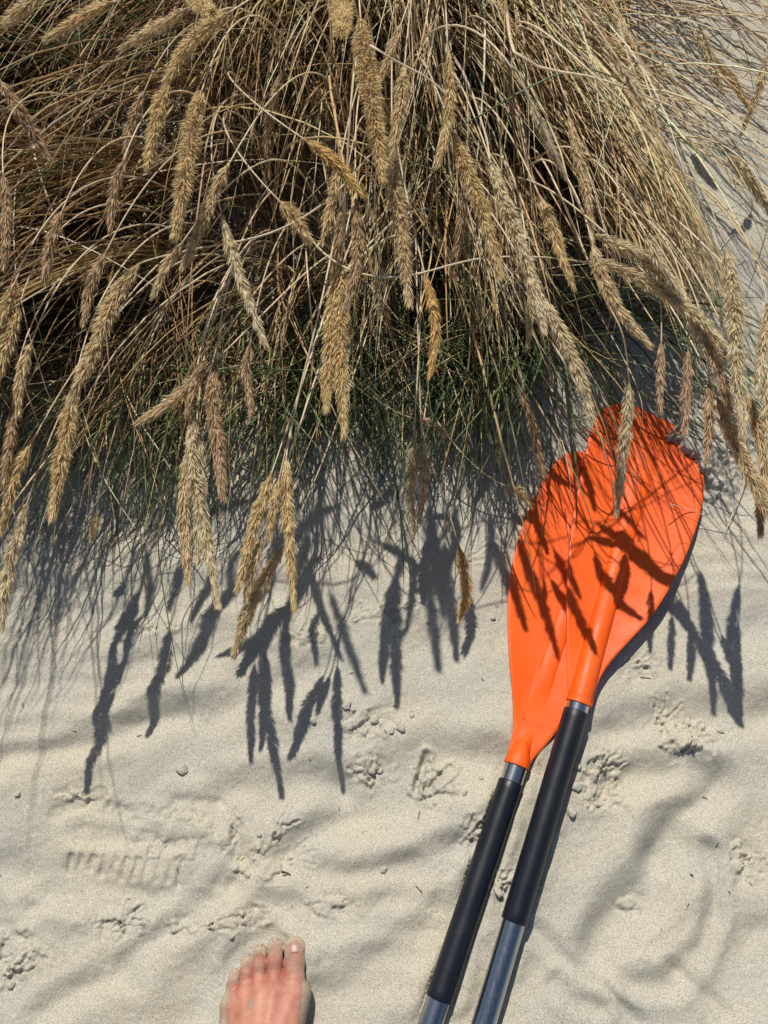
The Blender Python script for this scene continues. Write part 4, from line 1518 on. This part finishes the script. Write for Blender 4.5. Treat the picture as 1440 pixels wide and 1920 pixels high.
G1, G2 = (.10, .15, .05), (.15, .19, .07)
SG, BG = 'bare straws standing out from the tussock', 'green blades hanging over the sand'
for a in (
    ('straw', [(690, 100, .50), (745, 117, .50), (830, 170, .47), (905, 290, .42), (932, 380, .37)], .0024, PALE, 'thick pale straw arching over the middle seed heads', 'straw', (.02, .62), SG),
    ('straw', [(960, 85, .54), (1015, 127, .53), (1130, 150, .50), (1290, 215, .42), (1440, 300, .33), (1500, 340, .28)], .0024, PALE, 'thick pale straw crossing the straw slope with a sharp bend', 'straw', (.2, .95), SG),
    ('straw', [(1260, -20, .44), (1300, 14, .42), (1400, -12, .40)], .0018, STRAWTAN, 'kinked straw at the top edge over bare sand', 'straw', (.42, 1.0), SG),
    ('straw', [(575, 490, .32), (585, 700, .26), (540, 860, .22)], .0013, PALE, 'pale straw running down into the cluster of five seed heads', 'straw', (-.12, .42), SG),
    ('straw', [(705, 330, .42), (712, 520, .36), (702, 690, .30)], .0013, PALE, 'straight pale straw hanging in the middle of the tussock', 'straw', (.02, .60), SG),
    ('straw', [(545, 810, .14), (542, 960, .09), (545, 1060, .05)], .0008, STRAWTAN, 'fine straw beside the straight golden seed head', 'straw', (-.08, .32), SG),
    ('straw', [(640, 760, .20), (655, 830, .17), (657, 918, .12)], .0008, PALE, 'fine straw hanging below the merged golden seed heads', 'straw', (-.03, .36), SG),
    ('straw', [(345, 960, .12), (350, 1060, .07), (310, 1262, .02)], .0009, PALE, 'pale broken straw resting its end on shadow striped sand', 'straw', (-.22, .34), SG),
    ('straw', [(1210, 580, .30), (1300, 700, .24), (1350, 790, .20)], .0012, GOLD, 'yellow straw slanting behind the upper blade tip', 'straw', (.25, .6), SG),
    ('straw', [(1190, 715, .20), (1200, 830, .13), (1222, 905, .09)], .0009, PALE, 'thin straw ending over the ribbed part of the upper blade', 'straw', (.27, .42), SG),
    ('straw', [(1060, 850, .12), (1065, 980, .07), (1068, 1085, .05)], .0007, PALE, 'thin straw laid over the seam between the two orange blades', 'straw', (.2, .36), SG),
    ('straw', [(1410, 870, .012), (1375, 960, .008), (1355, 1010, .006)], .0010, PALE, 'short straw lying on sand past the blade edge', 'straw', None, SG),
    ('straw', [(1255, 945, .05), (1300, 958, .022), (1400, 1000, .008)], .0008, PALE, 'fine straw stretched on the sand beside the upper blade', 'straw', None, SG),
    ('green_blade', [(250, 700, .22), (215, 900, .14), (238, 1150, .05), (240, 1185, .03)], .0012, G1, 'long dark green blade bending over the striped shadows', 'grass blade', (-.30, .36), BG),
    ('green_blade', [(330, 720, .22), (310, 900, .15), (297, 1030, .10), (330, 1240, .03), (362, 1370, .008)], .0012, G2, 'longest green blade reaching far onto the sunlit sand', 'grass blade', (-.22, .36), BG),
    ('green_blade', [(300, 740, .20), (262, 900, .14), (272, 1100, .05), (292, 1285, .012)], .0010, G2, 'green blade with its tip laid on the sand between shadows', 'grass blade', (-.25, .34), BG),
    ('green_blade', [(290, 720, .20), (230, 880, .12), (160, 1010, .06)], .0014, G1, 'dark green blade slanting outward over shaded sand', 'grass blade', (-.2, .36), BG),
    ('green_blade', [(200, 800, .16), (120, 920, .10), (45, 1080, .04)], .0011, G1, 'green blade slanting toward the lowest pale seed head', 'grass blade', (-.24, .36), BG),
    ('green_blade', [(945, 620, .20), (920, 740, .13), (905, 840, .08), (880, 1010, .02)], .0015, G1, 'upright green blade standing over sunlit sand beside the paddles', 'grass blade', (.10, .34), BG),
    ('green_blade', [(1000, 640, .20), (1000, 760, .14), (1030, 900, .08)], .0013, G1, 'green blade hanging down to the lower orange blade', 'grass blade', (.15, .34), BG),
    ('green_blade', [(1080, 640, .24), (1150, 760, .16), (1190, 830, .11), (1215, 900, .08)], .0016, G2, 'wide green blade lying slanted across the upper blade tip', 'grass blade', (.16, .42), BG),
    ('green_blade', [(1040, 690, .18), (1055, 800, .12), (1060, 900, .08)], .0012, G1, 'green blade crossing the rounded end of the lower orange blade', 'grass blade', (.18, .36), BG),
    ('green_blade', [(820, 250, .42), (1100, 130, .50), (1300, 280, .40), (1440, 420, .30)], .0015, G1, 'dark green blade arching across the pale straw slope', 'grass blade', (.05, .7), BG),
):
    strand(a[0], a[1], a[2], a[3], a[4], a[5], a[6], a[7])

# ------------------------------------------------------------------ crumbs of crusted sand, twigs
def clod_mesh(size, seed, flat=.7):
    import bmesh
    bm = bmesh.new()
    bmesh.ops.create_icosphere(bm, subdivisions=3, radius=1)
    rr = np.random.default_rng(seed)
    ax = rr.uniform(.75, 1.25, 3)
    off = rr.uniform(0, 50, 2)
    planes = [norm(rr.normal(0, 1, 3)) for _ in range(7)]
    cut = rr.uniform(.62, .85, 7)
    for v in bm.verts:
        p = np.array(v.co)
        for n_, c_ in zip(planes, cut):
            d = p @ n_
            if d > c_: p = p - n_ * (d - c_) * .85
        n = float(vnoise(np.array([p[0] * 2.5 + off[0]]), np.array([p[1] * 2.5 + p[2] * 2 + off[1]]))[0])
        p = p * ax * (1 + .16 * n)
        v.co = (p[0] * size, p[1] * size, p[2] * size * flat)
    me = bpy.data.meshes.new('sand_clod')
    bm.to_mesh(me)
    bm.free()
    return me


CL = [(650, 1322, 9, 'roundest sand crumb at the upper side of the scattered crumbs'), (663, 1331, 3.5, 'tiny sand crumb beside the roundest one'),
      (587, 1352, 8, 'dark sided sand crumb lying apart, nearest the long grass shadow'), (752, 1366, 10, 'biggest sand crumb of the scattered group in open sand'),
      (732, 1371, 6, 'small sand crumb tucked against the biggest one'), (702, 1349, 7.5, 'flat sand crumb between roundest and biggest'),
      (742, 1320, 4.5, 'tiny sand crumb highest in the scattered group'), (773, 1342, 4.5, 'tiny sand crumb above the biggest one on its outer side'),
      (342, 1442, 11, 'lone angular sand lump on smooth sand crossed by thin stem shadows'), (719, 1631, 6, 'single sand crumb on the low sand ridge'),
      (36, 1490, 5, 'single pebble sized crumb on smooth sand at the picture edge'), (697, 1447, 8, 'sand crumb broken from the bird track near the hollow'),
      (713, 1444, 6, 'smaller crumb leaning on the one in the bird track'), (902, 1459, 5, 'sand crumb beside the metal ring of the lower paddle'),
      (870, 1487, 6, 'soft sand crumb below the deep bird track'), (435, 1757, 5, 'little sand crumb just ahead of the bare foot'),
      (932, 1672, 9, 'angular sand chip lying between the two black grips'), (1080, 1438, 8, 'sand chip beside the black grip of the upper paddle'),
      (1078, 1476, 9, 'sand chip in the broken crust beside the upper grip'), (1070, 1524, 8, 'lowest sand chip in the broken crust beside the upper grip'),
      (1352, 1370, 6, 'round crumb beyond the broken bird track in open sand'), (925, 1158, 5, 'tiny crumb near the edge of the lower orange blade'),
      (820, 1185, 5, 'crumb on sand between two seed head shadows'), (802, 1165, 4, 'smallest crumb between two seed head shadows'),
      (20, 1847, 7, 'dark sided crumb at the lowest corner of the sand'), (487, 1565, 4.5, 'sand crumb in the broad hollow above the foot')]
for k, (u, v, r, lab) in enumerate(CL):
    c = P(u, v, 0)
    sz = r * pxsize(c)
    me = clod_mesh(sz, 100 + k, .75)
    o = link('sand_clod', me, SAND)
    z = float(ground(c[0], c[1]))
    o.location = (c[0], c[1], z + sz * .35)
    o.rotation_euler = (0, 0, random.uniform(0, 6))
    tag(o, lab, 'sand clod', 'crumbs of crusted sand')

TW = [([(527, 1634), (537, 1636), (545, 1641)], .0010, 'short dark twig on the sand above the foot'),
      ([(530, 1642), (540, 1639)], .0008, 'second tiny twig crossing the dark one above the foot'),
      ([(787, 1521), (783, 1537)], .0005, 'hair thin straw bit standing in the broad hollow'),
      ([(780, 1661), (790, 1672)], .0006, 'curled dark fibre on sand beside the lower grip'),
      ([(1296, 1639), (1301, 1643)], .0010, 'black speck of bark in the big shoe print'),
      ([(1200, 1270), (1218, 1273)], .0006, 'short dark fibre on sand under the upper blade')]
for px, r, lab in TW:
    q = [P(*p) for p in px]
    sp = spline([np.array([a[0], a[1], float(ground(a[0], a[1])) + .0012]) for a in q], 8)
    V, F = tubes(sp[None], np.full((1, 8), r), 5)
    o = link('twig', mesh_np('twig', V, F, np.repeat(np.array([[.10, .07, .04]]), len(V), 0)), STRAW)
    tag(o, lab, 'twig', 'bits of twig on the sand')

bpy.context.view_layer.update()
